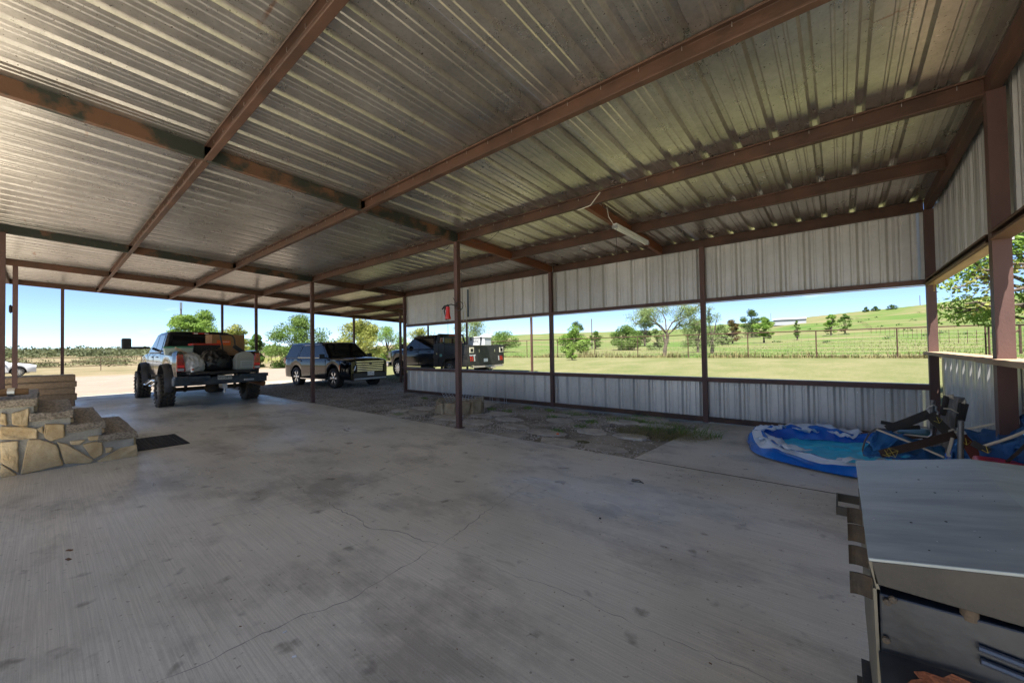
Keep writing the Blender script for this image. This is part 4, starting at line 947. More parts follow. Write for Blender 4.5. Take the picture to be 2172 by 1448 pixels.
# ---- the flatbed pickup beyond the wall
t2 = thing('flatbed_truck', 'dark crew cab pickup with a black steel flatbed and tool boxes beyond the wall', 'truck', (-16.03, 13.18, .12), PI)
AX = [-2.14, 2.14]; R2 = .44
secs = []
for x in xs_for(-.95, 3.2, [2.14], .54):
    hw = 1.02-(.22*((x-2.5)/.7)**2 if x > 2.5 else 0)
    zl = arch(x, [2.14], .56, .54, .46); zs = 1.42 if x < 1.6 else 1.42-.06*((x-1.6)/1.6)**1.5
    secs.append((x, hw, zl, zs, zs+.07))
body(secs, 'body', m_slate, t2)
sy = greenhouse(-.95, 1.78, -.84, .88, 1.415, 2.12, .97, .80, m_slate, t2, 'cab')
side_panes([[(1.40, 1.47), (.84, 2.0), (.38, 2.02), (.38, 1.46)], [(.33, 1.46), (.33, 2.02), (-.66, 2.01), (-.72, 1.47)]], sy, m_glass, t2)
mb, n = front_pane(1.66, 1.48, .96, 2.04, .84, .70, 'w', .05); mb.build('windshield', m_glass, t2, fix=True)
panelbox('rear_window', m_glass, t2, -.97, -.93, -.7, .7, 1.5, 1.98); panelbox('grille', m_chrome, t2, 3.1, 3.24, -.62, .62, .8, 1.32); panelbox('front_bumper', m_chrome, t2, 3.1, 3.34, -.98, .98, .5, .76, .04)
for s in (1, -1):
    panelbox('headlight', m_lampg, t2, 2.95, 3.2, s*.72, s*.93, 1.0, 1.3, .03); panelbox('running_board', m_plas, t2, -.9, 1.6, s*.95, s*1.12, .46, .54)
    for xa in AX: wheel(t2, xa, s*(.92 if xa > 0 else 1.0), R2, .28, s, .29, 10, style=0)
mirrors(t2, 1.38, .97, 1.45, .12, .2, .26); handles(t2, [(.5, 1.30), (-.5, 1.30)], 1.005, m_slate); seams(t2, [1.45, .35], .6, 1.40, 1.012)
m_deck = mat('black_deck_steel', (.016, .017, .018), .35, .2, (.035, .033, .03), 4, .1, 30)
panelbox('deck', m_deck, t2, -3.40, -1.05, -1.2, 1.2, .98, 1.10)
for s in (1, -1):
    tb = panelbox('tool_box', m_deck, t2, -1.86, -1.08, s*.80, s*1.19, .58, 1.66, .02); mb = MB(); mb.box((-1.44, s*1.194, 1.12), (.01, .012, 1.0)); mb.build('seam', m_dark, tb); panelbox('latch', m_chrome, tb, -1.32, -1.26, s*1.18, s*1.205, 1.15, 1.22); mb = MB(); mb.box((-1.62, s*1.198, 1.12), (.16, .01, .13)); mb.build('sticker', mat('teal_sticker', (.12, .35, .33), .4), tb)
    panelbox('tool_box', m_deck, t2, -3.37, -1.88, s*.84, s*1.19, 1.10, 1.58, .02)
    panelbox('tool_box', m_deck, t2, -3.37, -2.72, s*.84, s*1.19, .62, 1.098, .02)
    flare(t2, -2.14, .46, .50, 1.08, 1.22, m_plas, s, .05)
    mb = MB(); mb.bx(-1.06, -1.0, min(s*.98, s*1.08), max(s*.98, s*1.08), .55, 1.64); mb.build('corner_post', mat('dull_steel_trim', (.30, .28, .22), .5, .5), t2)
tl = panelbox('tail_panel', m_deck, t2, -3.47, -3.40, -1.2, 1.2, .66, 1.56, .015)
for s in (1, -1):
    panelbox('window_frame', mat('cream_frame', (.55, .52, .40), .5), tl, -3.495, -3.46, s*.86, s*1.12, 1.22, 1.46, .006); panelbox('opening', m_dark, tl, -3.50, -3.49, s*.91, s*1.07, 1.27, 1.41, .002)
    for k in range(3):
        mb = MB(); y = s*(1.04-.115*k); mb.poly([Vector((-3.47, y-.035, .84)), Vector((-3.47, y+.025, .84)), Vector((-3.47, y+.045, 1.06)), Vector((-3.47, y-.015, 1.06))], (-.02, 0, 0)); mb.build('tail_lamp', m_tail if k < 2 else m_lampg, tl, fix=True, bevel=.006)
    panelbox('latch', m_chrome, tl, -3.49, -3.46, s*.50, s*.54, 1.24, 1.38)
text('norstar', .13, m_plate, tl, (-3.478, .93, 1.12), (PI/2, 0, -PI/2)); panelbox('license_plate', m_plate, tl, -3.485, -3.465, -.05, .22, .80, .95)
mb = MB(); mb.bx(-3.6, -3.40, -1.0, 1.0, .56, .64); mb.bx(-3.772, -3.55, -.25, .05, .50, .58); mb.tube([(-3.71, -.1, .56), (-3.71, -.1, .36)], .03, 8); mb.build('rear_bumper', mat('dusty_steel', (.38, .35, .30), .6, .4), t2)
hr_ = MB()
for s in (1, -1): hr_.tube([(-1.06, s*.92, 1.10), (-1.02, s*.92, 1.7), (-1.0, s*.78, 2.12)], .05, 8)
hr_.tube([(-1.0, -.8, 2.12), (-1.0, .8, 2.12)], .05, 8); hr_.bx(-1.04, -.98, -.9, .9, 1.62, 1.70); hr_.bx(-1.04, -.98, -.42, .42, 1.96, 2.02)
for s in (1, -1): hr_.tube([(-1.0, s*.45, 1.66), (-1.0, s*.5, 2.12)], .03, 6)
hk = hr_.build('headache_rack', m_deck, t2, smooth=True); panelbox('brake_lamp', m_tail, hk, -1.06, -1.03, -.18, .18, 2.06, 2.14)
for s in (1, -1):
    for k in range(3): panelbox('rack_lamp', m_tail if k < 2 else m_white, hk, -1.06, -1.03, s*(.76-.1*k), s*(.72-.1*k), 1.76, 1.98, .004)
cl = wbox('cooler', mat('grey_cooler', (.48, .50, .52), .4), Vector((-12.6, 12.75, 1.84)), (1.0, .46, .36), .05, 'grey lidded cooler chest standing on the flatbed truck deck boxes', 'cooler', .02)
mb = MB(); mb.box((0, 0, .19), (1.04, .50, .06)); mb.build('lid', mat('pale_lid', (.58, .60, .62), .4), cl, bevel=.015)
for s in (-.3, .3): mb = MB(); mb.box((s, -.25, .13), (.05, .03, .16)); mb.build('latch', m_plas, cl)
text('RTIC', .16, m_plas, cl, (0, -.2315, 0), (PI/2, 0, 0)); 

# ---- white car far left
wx = -50; q = on_x(77, 785, wx)
wc = thing('parked_car', 'white car mostly hidden behind the posts at the far left', 'car', (wx-.95, q.y-2.35, -.05), PI/2)
AX = [-1.42, 1.42]; secs = []
for x in xs_for(-2.3, 2.35, AX, .42):
    hw = .93-(.20*((x-1.8)/.55)**2 if x > 1.8 else 0)-(.12*((-1.9-x)/.4)**2 if x < -1.9 else 0)
    zs = 1.02 if x < .9 else 1.02-.22*((x-.9)/1.45)**1.8
    secs.append((x, hw, arch(x, AX, .30, .42, .36), zs, zs+.06))
body(secs, 'body', m_wh, wc); sy = greenhouse(-2.0, 1.05, -1.5, .2, 1.01, 1.60, .88, .66, m_wh, wc)
side_panes([[(.7, 1.08), (.15, 1.5), (-.3, 1.52), (-.3, 1.06)], [(-.38, 1.06), (-.38, 1.52), (-1.2, 1.48), (-1.5, 1.08)]], sy, m_glass, wc)
for s in (1, -1):
    mb = MB(); mb.poly([Vector((2.2, s*.55, .76)), Vector((2.15, s*.62, .86)), Vector((1.75, s*.88, .90)), Vector((1.85, s*.90, .80))], (.03, s*.03, 0)); mb.build('headlight', m_lampg, wc, fix=True)
    panelbox('fog_lamp', m_plas, wc, 2.12, 2.24, s*.56, s*.74, .40, .54, .02); flare(wc, 1.42, .36, .42, .90, .95, m_plas, s, .03); flare(wc, -1.42, .36, .42, .90, .95, m_plas, s, .03)
    for xa in AX: wheel(wc, xa, s*.82, .36, .22, s, .25, 12)
panelbox('underbody', m_dark, wc, -2.1, 2.0, -.7, .7, .25, .8); mirrors(wc, .75, .88, 1.02, .05, .16, .13, m=m_wh)
# ------------------------------------------------------------------ pool, hammock chairs, bag, grill
m_pb = mat('blue_vinyl', (.002, .10, .50), .16, 0, (.004, .16, .62), 3, coat=.25)
m_pc = mat('cyan_vinyl', (.02, .50, .80), .38, 0, (.05, .62, .88), 2); m_pw = mat('white_vinyl', (.74, .80, .86), .3, 0, (.58, .68, .80), 3, coat=.3)
pool = thing('inflatable_pool', 'half deflated blue and white inflatable paddling pool on the corner concrete', 'pool', (.12, 6.98, 0))
def pool_h(a, u):
    # u 0..1 outer foot -> over the tube -> inner foot
    c, s_ = math.cos(a), math.sin(a)
    rx, ry = 1.30, 1.16
    k = 1+.035*math.sin(3*a+1)+.02*math.sin(7*a)
    low = .55+.45*abs(math.sin(a*1.0+.9)); H = .20*(.62+.25*math.sin(2*a+2.2)+.30*(a > .6 and a < 2.9)*math.sin((a-.6)/2.3*PI))
    w = .27+.07*math.sin(3*a+2)
    fold = .055*(1-abs(noise.noise(Vector((c*2.4, s_*2.4, u*1.2))))*2.8)+.014*noise.noise(Vector((c*9, s_*9, u*3)))
    rad = 1+.06*math.sin(u*PI)-u*w*1.25*(1.0+.25*noise.noise(Vector((c*2, s_*2, 4))))
    z = H*math.sin(min(1, u*1.25)*PI/2 if u < .8 else PI/2*(1-(u-.8)/.2*.9))+fold*math.sin(u*PI)
    if u > .8: z *= 1-(u-.8)*1.2
    return Vector((c*rx*k*rad, s_*ry*k*rad, max(.012, z)))
def pstrip(u0, u1, n, name, m, off=0):
    mb = MB(); N = 150; rings = []
    for i in range(n+1):
        u = u0+(u1-u0)*i/n; rings.append([pool_h(2*PI*j/N, max(0, min(1, u+(0 if u in (0, 1.0) else .12*noise.noise(Vector((math.cos(2*PI*j/N)*1.3, math.sin(2*PI*j/N)*1.3, 7)))*math.sin(u*PI)))))+Vector((0, 0, off)) for j in range(N)])
    mb.loft(rings, True, False); return mb.build(name, m, pool, smooth=True)
pstrip(0, .46, 10, 'outer_wall', m_pb); pstrip(.43, .74, 8, 'white_band', m_pw, .004); pstrip(.72, 1.0, 8, 'inner_wall', m_pb, .002)
mb = MB(); N = 60; vs = [(0, 0, .02)]; 
for i in range(1, 16):
    for j in range(N):
        a = 2*PI*j/N; p = pool_h(a, 1.0)*(i/14); vs.append((p.x, p.y, max(.012, .02+.022*(1-abs(fbm(p.x*1.5, p.y*2.6, 3))*3.2)*(i < 15)+.022*max(-.4, 1-abs(noise.noise(Vector((p.x*2.2, p.y*5.5, 2))))*7))))
fs = [(0, 1+j, 1+(j+1) % N) for j in range(N)]
for i in range(14):
    for j in range(N): fs.append((1+i*N+j, 1+(i+1)*N+j, 1+(i+1)*N+(j+1) % N, 1+i*N+(j+1) % N))
mb.add(vs, fs); mb.build('pool_floor', m_pc, pool, smooth=True)
def cloth(P, name, m, parent, nu=14, nv=8, amp=.02, seed=0, sag_=.0, th=.006, sc=6):
    a, b, c, d = [Vector(p) for p in P]; N = (b-a).cross(d-a).normalized(); mb = MB(); rings = []
    for i in range(nv+1):
        v = i/nv; rings.append([(a.lerp(b, j/nu)).lerp(d.lerp(c, j/nu), v)+N*(amp*noise.noise(Vector((j/nu*sc+seed, v*sc*.5, seed)))+amp*.4*math.sin(j*1.1+v*3+seed))-Vector((0, 0, sag_*4*(j/nu)*(1-j/nu))) for j in range(nu+1)])
    mb.loft(rings, False, False); return mb.build(name, m, parent, smooth=True, solid=th)
for i, (a, u, du, rr) in enumerate(((2.25, .45, .5, 1), (2.75, .5, .4, 2), (4.75, .52, .4, 3), (3.25, .45, .55, 4), (3.75, .55, .5, 5), (1.75, .55, .45, 6))):   # loose white flaps folded into the pool
    q = [pool_h(a-.28, u), pool_h(a+.25, u+.05), pool_h(a+.2, min(1, u+du))+Vector((.1, 0, .06)), pool_h(a-.2, min(1, u+du))+Vector((0, 0, .05))]
    cloth([Vector(p)+Vector((0, 0, .03)) for p in q], 'loose_flap', m_pw, pool, 10, 6, .05, rr)
mb = MB(); c = pool_h(-1.32, .33); mb.lathe([(.002, -.01), (.028, -.008), (.03, .008), (.014, .014), (.002, .012)], 14, 'Y', (c.x, c.y-.01, c.z)); mb.build('valve', m_rp, pool)
mb = MB(); c = pool_h(1.45, .52); mb.box((c.x, c.y, c.z+.012), (.20, .06, .006)); mb.build('brand_patch', mat('maroon_print', (.22, .03, .05), .4), pool, bevel=.002)

m_cv = mat('blue_canvas', (.012, .10, .28), .7, 0, (.018, .15, .38), 3, .25, 120); m_cv2 = mat('navy_canvas', (.008, .055, .17), .75, 0, (.012, .085, .25), 3, .25, 120)
m_web = mat('black_webbing', (.022, .020, .019), .75, 0, (.035, .03, .026), 20, .3, 200); m_web2 = mat('maroon_webbing', (.11, .02, .015), .75, 0, (.07, .018, .014), 12, .3, 200)
m_pipe = mat('cream_piping', (.50, .45, .36), .6); m_ystitch = mat('yellow_stitching', (.55, .45, .08), .7); m_tubem = mat('grey_powdercoated_tube', (.17, .165, .16), .4, .4)
Zc = lambda x, y, Y: on_y(1780+x/5.54, 820+y/5.54, Y)
def strap(p0, p1, w, name, m, parent, off=(0, 0, 0)):
    p0, p1 = Vector(p0), Vector(p1); d = (p1-p0).normalized(); v = Vector((0, 1, 0)); s = d.cross(v).normalized()*w/2; mb = MB()
    mb.loft([[p-s-v*.003, p+s-v*.003, p+s+v*.003, p-s+v*.003] for p in (p0, p0.lerp(p1, .5)-Vector((0, 0, .006)), p1)]); return mb.build(name, m, parent, fix=True)
def stitch(c, s, parent, ang=.3):
    mb = MB(); R = Matrix.Rotation(ang, 3, 'Y'); q = [R @ Vector((x*s, -.006, z*s)) + c for x, z in ((-1, -1), (1, -1), (1, 1), (-1, 1), (-1, -1), (1, 1))]; mb.tube(q, .002, 4); mb.tube([q[3], q[1]], .002, 4); mb.build('stitching', m_ystitch, parent)
h1 = thing('hammock_chair', 'folded blue canvas swing seat with black webbing straps beside the pool', 'hammock chair')
Y1 = 5.55
c1 = [Zc(290, 815, Y1-.1), Zc(1215, 870, Y1), Zc(1240, 760, Y1+.35), Zc(430, 500, Y1+.3)]
cloth([Zc(275, 800, Y1-.15), Zc(1225, 900, Y1-.1), Zc(1245, 745, Y1+.45), Zc(440, 500, Y1+.35)], 'seat_canvas', m_cv, h1, 20, 10, .05, 2, -.02)
cloth([Zc(300, 800, Y1-.14), Zc(1500, 960, Y1-.3), Zc(1230, 880, Y1-.1), Zc(480, 790, Y1-.14)], 'lower_canvas', m_cv2, h1, 12, 6, .03, 4)
cloth([Zc(330, 640, Y1-.02), Zc(480, 800, Y1-.16), Zc(760, 560, Y1+.1), Zc(450, 500, Y1+.32)], 'side_canvas', m_cv, h1, 10, 8, .04, 6)
mb = MB(); mb.tube([Zc(*q, Y1-.05+.3*i/6) for i, q in enumerate(((470, 790), (380, 820), (290, 805), (275, 740), (300, 640), (360, 540), (440, 490), (560, 500)))], .009, 6); mb.build('piping', m_tubem, h1, smooth=True)
for a, b_ in (((440, 500), (1235, 830)), ((330, 640), (660, 870))): mb = MB(); mb.tube([Zc(*a, Y1+.12), Zc((a[0]+b_[0])/2, (a[1]+b_[1])/2-10, Y1-.02), Zc(*b_, Y1-.12)], .010, 6); mb.build('piping', m_pipe, h1)
strap(Zc(560, 500, Y1+.28), Zc(1060, 315, Y1+.3), .085, 'strap', m_web, h1); strap(Zc(1060, 315, Y1+.3), Zc(1300, 560, Y1+.1), .085, 'strap', m_web, h1); strap(Zc(480, 790, Y1-.2), Zc(1370, 560, Y1), .075, 'strap', mat('brown_webbing', (.05, .025, .018), .75, 0, (.03, .018, .014), 12, .3, 200), h1)
strap(Zc(1470, 560, Y1-.02), Zc(1680, 900, Y1-.25), .10, 'strap', m_web2, h1)
stitch(Zc(620, 770, Y1-.21), .035, h1); stitch(Zc(1160, 390, Y1+.2), .022, h1, .5); stitch(Zc(1490, 640, Y1-.12), .022, h1, .7); stitch(Zc(560, 780, Y1-.21), .025, h1)
mb = MB(); mb.tube([Zc(1430, 1400, Y1-.15), Zc(1425, 860, Y1-.12), Zc(1432, 400, Y1-.1)], .021, 12); mb.lathe([(.013, 0), (.022, .002)], 12, c=Zc(1432, 400, Y1-.1)); mb.build('frame_pole', m_tubem, h1, smooth=True)
mb = MB(); mb.tube([Zc(1090, 1100, Y1+.6), Zc(1097, 160, Y1+.6)], .021, 12); mb.build('frame_pole', m_tubem, h1, smooth=True)
mb = MB(); mb.tube([Zc(*q, Y1+.5) for q in ((1020, 275), (1060, 235), (1110, 215), (1140, 235), (1135, 275), (1165, 300), (1160, 320), (1130, 322))], .008, 8); mb.build('hook', m_steel, h1, smooth=True)
mb = MB(); mb.tube([Zc(*q, Y1+.02) for q in ((1290, 520), (1330, 540), (1400, 520), (1340, 500), (1290, 520), (1300, 545), (1380, 560))], .009, 8); mb.tube([Zc(1330, 600, Y1-.02), Zc(1310, 680, Y1-.04), Zc(1280, 780, Y1-.06), Zc(1290, 820, Y1-.06)], .013, 6); mb.build('rope', m_pipe, h1, smooth=True)
cloth([Zc(1310, 870, Y1+.1), Zc(1530, 880, Y1+.1), Zc(1590, 540, Y1+.2), Zc(1340, 600, Y1+.2)], 'hanging_cloth', mat('bright_blue_cloth', (.03, .16, .42), .7, 0, (.02, .10, .3), 5), h1, 12, 8, .05, 8)
h2 = thing('hammock_chair', 'second dark blue canvas swing seat sagging against the brown side post', 'hammock chair')
Y2 = 4.95
cloth([Zc(1490, 520, Y2+.5), Zc(2260, 330, Y2+.1), Zc(2260, 700, Y2-.3), Zc(1640, 760, Y2+.1)], 'seat_canvas', m_cv2, h2, 18, 10, .05, 5, .035)
cloth([Zc(1620, 720, Y2), Zc(2260, 560, Y2-.3), Zc(2200, 980, Y2-.2), Zc(1760, 980, Y2)], 'lower_canvas', m_cv2, h2, 14, 8, .04, 9, .02)
mb = MB(); mb.tube([Zc(1480, 500, Y2+.5), Zc(1620, 475, Y2+.44), Zc(1850, 430, Y2+.32), Zc(2060, 385, Y2+.2), Zc(2250, 325, Y2+.1)], .010, 6); mb.tube([Zc(1700, 695, Y2-.05), Zc(1900, 635, Y2-.12), Zc(2080, 570, Y2-.22), Zc(2260, 490, Y2-.35)], .011, 6); mb.build('piping', m_pipe, h2, smooth=True)
strap(Zc(1560, 655, Y2), Zc(1760, 750, Y2-.1), .05, 'strap', m_web, h2); stitch(Zc(1735, 735, Y2-.14), .02, h2, .6); strap(Zc(2230, 640, Y2-.3), Zc(1950, 900, Y2-.2), .02, 'cord', m_web, h2)
# folded grey cover/bag standing on end
fb_ = thing('folded_cover', 'folded grey fabric cover with white corner patches standing on end behind the swing seat', 'cover')
Y3 = 6.1; mb = MB(); rings = []
for i in range(15):
    t = i/14; L_ = Vector((Zc(1250+(-150)*t, 110+620*t, Y3))); Rr = Vector((Zc(1480-180*t, 130+640*t, Y3))); c = (L_+Rr)/2; w = (Rr-L_).length/2; d = (Rr-L_).normalized(); rings.append([c+d*w*math.cos(a)*(1+.04*math.sin(a*5+t*9))+Vector((0, 1, 0))*.09*math.sin(a)*(1+.15*noise.noise(Vector((a*3, t*7, 0)))) for a in [2*PI*k/18 for k in range(18)]])
mb.loft(rings); mb.build('cover_body', mat('grey_ripstop', (.16, .155, .15), .5, 0, (.26, .25, .245), 7, .8, 26, stretch=(6, 6, 1)), fb_, smooth=True)
for a, b_, c_, d_ in (((1245, 100), (1345, 85), (1345, 150), (1290, 130)), ((1430, 195), (1480, 145), (1500, 180), (1470, 205))): cloth([Zc(*q, Y3-.10) for q in (a, b_, c_, d_)], 'corner_patch', m_pipe, fb_, 5, 4, .01, 1)
mb = MB(); mb.tube([Zc(1225, 255, Y3-.1), Zc(1310, 258, Y3-.12), Zc(1400, 310, Y3-.1)], .006, 6); mb.build('tie_cord', m_pipe, fb_)
for a, b_ in (((1260, 110), (1215, 330)), ((1485, 200), (1440, 400)), ((1440, 190), (1385, 470))): mb = MB(); mb.tube([Zc(*a, Y3-.09), Zc(*b_, Y3-.06)], .024, 7); mb.build('pole', m_web, fb_)
tb_ = thing('folding_tray', 'clear topped folding tray with grey foam arms behind the blue swing seat', 'tray'); Y4 = 6.0
mb = MB(); mb.tube([Zc(690, 480, Y4), Zc(950, 475, Y4)], .022, 8); mb.tube([Zc(490, 415, Y4), Zc(700, 455, Y4)], .02, 8); mb.build('foam_arm', m_web, tb_, smooth=True)
mb = MB(); mb.tube([Zc(950, 470, Y4), Zc(1030, 480, Y4), Zc(1080, 500, Y4), Zc(1085, 560, Y4), Zc(1040, 590, Y4), Zc(660, 545, Y4)], .008, 8); mb.build('wire_frame', m_steel, tb_, smooth=True)
cloth([Zc(680, 540, Y4), Zc(1080, 585, Y4), Zc(1075, 500, Y4+.2), Zc(700, 480, Y4+.2)], 'tray_top', mat('teal_mesh', (.04, .16, .18), .4), tb_, 6, 4, .006, 1)
rc = MB(); q = on_y(2100, 984, 4.6); rc.box((q.x+.25, q.y+.1, q.z-.03), (.62, .3, .07), rz=-.1); tag(rc.build('red_cooler_lid', m_rp, bevel=.02), 'red plastic lid just showing behind the grill at the right edge', 'lid')

# the big steel grill
gl = thing('grill', 'large weathered grey steel barbecue grill in the right foreground with hooks on its side', 'grill', (0, 0, 0))
m_lid = mat('painted_grill_steel', (.17, .20, .21), .36, .15, (.34, .375, .385), 3.6, .04, 12, ramp=(.32, .68), detail=9, stretch=(.8, 2.8, 1))
m_side = mat('dark_grill_steel', (.024, .022, .020), .62, .1, (.050, .044, .037), 7, .15, 60)
m_box = mat('sooty_grill_steel', (.010, .013, .019), .38, .3, (.036, .042, .055), 6, .05, 40, detail=10, ramp=(.35, .75))
m_rust = mat('rusted_steel', (.17, .045, .015), .85, 0, (.34, .12, .05), 14, .9, 40)
x0, y0, y1 = .038, 1.23, 2.2
cy = on_y(2060, 975, y1); cx = .355
def zt(x): return 1.0+(x-x0)*.19 if x < cx else 1.0+(cx-x0)*.19-(x-cx)*.02
lid = MB(); t = .004
top = [(x0, zt(x0)), (cx, zt(cx)), (1.05, zt(1.05))]
for z0_, flip in ((0, 0),):
    vs = []
    for y in (y0, y1):
        vs += [(x, y, z) for x, z in top]+[(1.05, y, .93), (x0+.02, y, .905)]
    n = 5; fs = [(i, i+1, i+1+n, i+n) for i in range(2)]
lid.loft([[Vector((x, y, z)) for x, z in top] for y in (y0-.006, y1)], False, False)
lid.build('lid_top', m_lid, gl, solid=.008, bevel=.002, fix=True)
ep = [Vector((x0+.004, y0, zt(x0)-.005)), Vector((cx, y0, zt(cx)-.005)), Vector((1.05, y0, zt(1.05)-.005)), Vector((1.05, y0, .86)), Vector((.26, y0, .94)), Vector((x0+.010, y0, .945))]
mb = MB(); mb.poly(ep, (0, .006, 0)); mb.build('lid_end', m_side, gl, fix=True, bevel=.002)
mb = MB(); mb.poly([p+Vector((0, y1-y0-.01, 0)) for p in ep], (0, .006, 0)); mb.build('lid_end', m_side, gl, fix=True)
mb = MB(); mb.poly([Vector((x0, y0, zt(x0)-.006)), Vector((x0+.012, y0, .935)), Vector((x0+.012, y1, .90)), Vector((x0, y1, zt(x0)-.006))], (.006, 0, 0)); mb.build('lid_side', mat('tan_edge_steel', (.17, .155, .12), .5, .3, (.1, .09, .07), 8, .1, 60), gl, fix=True)
rs = random.Random(3); mb = MB()      # pitted spots and droppings on the lid
for _ in range(14):
    x = rs.uniform(.06, .34); y = rs.uniform(1.27, 2.15); r = rs.choice((.001, .0015, .002, .003)); mb.lathe([(r, 0), (r*.9, .0006)], 7, c=(x, y, zt(x)+.0045))
tag(mb.build('paint_chip', m_dark, gl), kind='stuff'); mb = MB()
for _ in range(12):
    x = rs.uniform(.05, .40); y = rs.uniform(1.24, 1.45 if _ % 2 else 2.1); mb.box((x, y, zt(x)+.0052), (rs.uniform(.001, .006), rs.uniform(.001, .003), .0006), rz=rs.random()*3)
tag(mb.build('white_speck', m_white, gl), kind='stuff')
body_ = MB(); body_.poly([Vector((.055, 1.235, .925)), Vector((.26, 1.235, .928)), Vector((1.02, 1.235, .895)), Vector((1.02, 1.235, .40)), Vector((.055, 1.235, .40))], (0, .94, 0)); body_.build('firebox', m_box, gl, fix=True, bevel=.004)
mb = MB(); mb.poly([Vector((.050, 1.226, .80)), Vector((1.0, 1.226, .86)), Vector((1.0, 1.0, .72)), Vector((.050, 1.02, .71))], (0, 0, -.01)); sh = mb.build('front_shelf', m_box, gl, fix=True, bevel=.002)
mb = MB(); rp_ = []; rs = random.Random(9)
for k in range(22): a = 2*PI*k/22; q = rs.uniform(.75, 1.15); rp_.append(Vector((.175+.085*q*math.cos(a), 1.178+.034*q*math.sin(a), 0)))
def shz(x, y): return .80+(x-.05)*.0632-(1.226-y)*(.45+(x-.05)*.16)
mb.poly([Vector((p.x, p.y, shz(p.x, p.y)+.005)) for p in rp_], (0, 0, .002)); mb.build('rust_patch', m_rust, sh, fix=True)
for i in range(2):
    a = on_y(2075+5*i, 1373+28*i, 1.228); mb = MB(); mb.tube([a, a+Vector((.25, 0, -.0-.03))], .007, 8); mb.build('vent_rib', mat('worn_rib', (.07, .08, .10), .35, .4), gl, smooth=True)
for px, py in ((1882, 1275), (1879, 1355), (1894, 1270)):
    c = on_y(px, py, 1.23); mb = MB(); mb.lathe([(.001, -.008), (.007, -.006), (.008, 0)], 8, 'Y', c); mb.build('bolt', m_mud, gl)
c = on_y(2056, 1300, 1.245); mb = MB(); mb.tube([c+Vector((0, 0, .05)), c+Vector((0, 0, -.012))], .014, 12); mb.build('hinge_pin', m_mud, gl, smooth=True)
for i, y in enumerate((1.29, 1.46, 1.63, 1.79)):
    mb = MB(); rings = []
    for k in range(7):
        t_ = k/6; rings.append([Vector((x0+.008-.042*t_, y+.012*math.sin(t_*2.2), .93-zz-.004*t_)) for zz in (0, .052)]+[Vector((x0+.008-.042*t_, y+.006+.012*math.sin(t_*2.2), .93-zz-.004*t_)) for zz in (.052, 0)])
    mb.loft(rings); mb.build('side_hook', mat('rust_stained_steel', (.016, .014, .012), .6, .3, (.07, .048, .03), 26, .3, 40), gl, fix=True, smooth=False)
mb = MB(); mb.bx(-.022, x0+.01, 2.02, 2.03, .875, .905); mb.bx(-.022, x0+.01, 1.86, 1.87, .875, .905); mb.bx(-.026, -.021, 1.86, 2.03, .875, .905); mb.build('side_bracket', m_side, gl)
for x in (.075, 1.0):
    for y in (1.3, 2.14): panelbox('leg', m_side, gl, x-.015, x+.015, y-.015, y+.015, .12, .42, .003)
mb = MB(); mb.poly([Vector((.045, 1.24, .93)), Vector((.052, 1.24, .45)), Vector((.052, 2.16, .40)), Vector((.042, 2.16, .90))], (.006, 0, 0)); mb.build('side_panel', mat('tan_side_steel', (.12, .11, .085), .55, .3, (.17, .155, .12), 5), gl, fix=True)
for x in (.05, 1.0):
    for y in (1.3, 2.14): mb = MB(); mb.lathe([(.02, -.016), (.055, -.014), (.058, 0), (.055, .014), (.02, .016)], 18, 'X', (x, y, .06)); mb.bx(x-.03, x+.03, y-.03, y+.03, .115, .125); mb.build('caster', m_mud, gl, smooth=True)
mb = MB(); mb.bx(.035, 1.02, 1.26, 2.17, .18, .20); mb.build('bottom_shelf', m_side, gl)
# ------------------------------------------------------------------ fences
m_pipe_f = mat('rusty_pipe', (.045, .022, .016), .8, 0, (.09, .045, .028), 5); m_fw = mat('fence_wire', (.16, .13, .10), .6, .4)
def fence(P, label, hgt, rails, r, mesh=0, name='pipe_fence', pr=None):
    f = thing(name, label, 'fence'); pr = pr or r
    for (x, y, z) in P: mb = MB(); mb.tube([(x, y, z-.1), (x, y, z+hgt)], pr, 8); mb.build('post', m_pipe_f, f, smooth=True)
    for a, b in zip(P, P[1:]):
        a, b = Vector(a), Vector(b)
        for k, h in enumerate(rails): mb = MB(); mb.tube([a+Vector((0, 0, h)), b+Vector((0, 0, h))], r, 6); mb.build('rail', m_pipe_f, f, smooth=True)
    if mesh:
        mb = MB()
        for a, b in zip(P, P[1:]):
            a, b = Vector(a), Vector(b); n = int((b-a).length/.3)
            for k in range(1, 8): h = hgt*.93*k/8; mb.tube([a+Vector((0, 0, h)), b+Vector((0, 0, h))], mesh, 3, False)
            for k in range(n): q = a.lerp(b, k/n); mb.tube([q+Vector((0, 0, .02)), q+Vector((0, 0, hgt*.9))], mesh*.8, 3, False)
        tag(mb.build('wire_mesh', m_fw, f), kind='stuff')
    return f
def fp(px, Y): p = on_y(px, 755, Y); return (p.x, p.y, gz(p.x, p.y))
FP = [fp(px, 27.3+.0*i) for i, px in enumerate((930, 985, 1045, 1118, 1183, 1262, 1353, 1460, 1587, 1732, 1904, 2092))]
fence(FP, 'long brown pipe and wire fence along the far side of the lawn', 1.52, [1.50], .03, .0045)
c = FP[-1]; fence([(c[0]+.06, c[1]-.2, gz(c[0], c[1])), (c[0]+.9, c[1]-7, gz(c[0]+.9, c[1]-7)), (c[0]+1.8, c[1]-14, gz(c[0]+1.8, c[1]-14))], 'short rusty wire fence running toward the viewer at the right, behind the thick post', 1.5, [1.48], .035, .005)
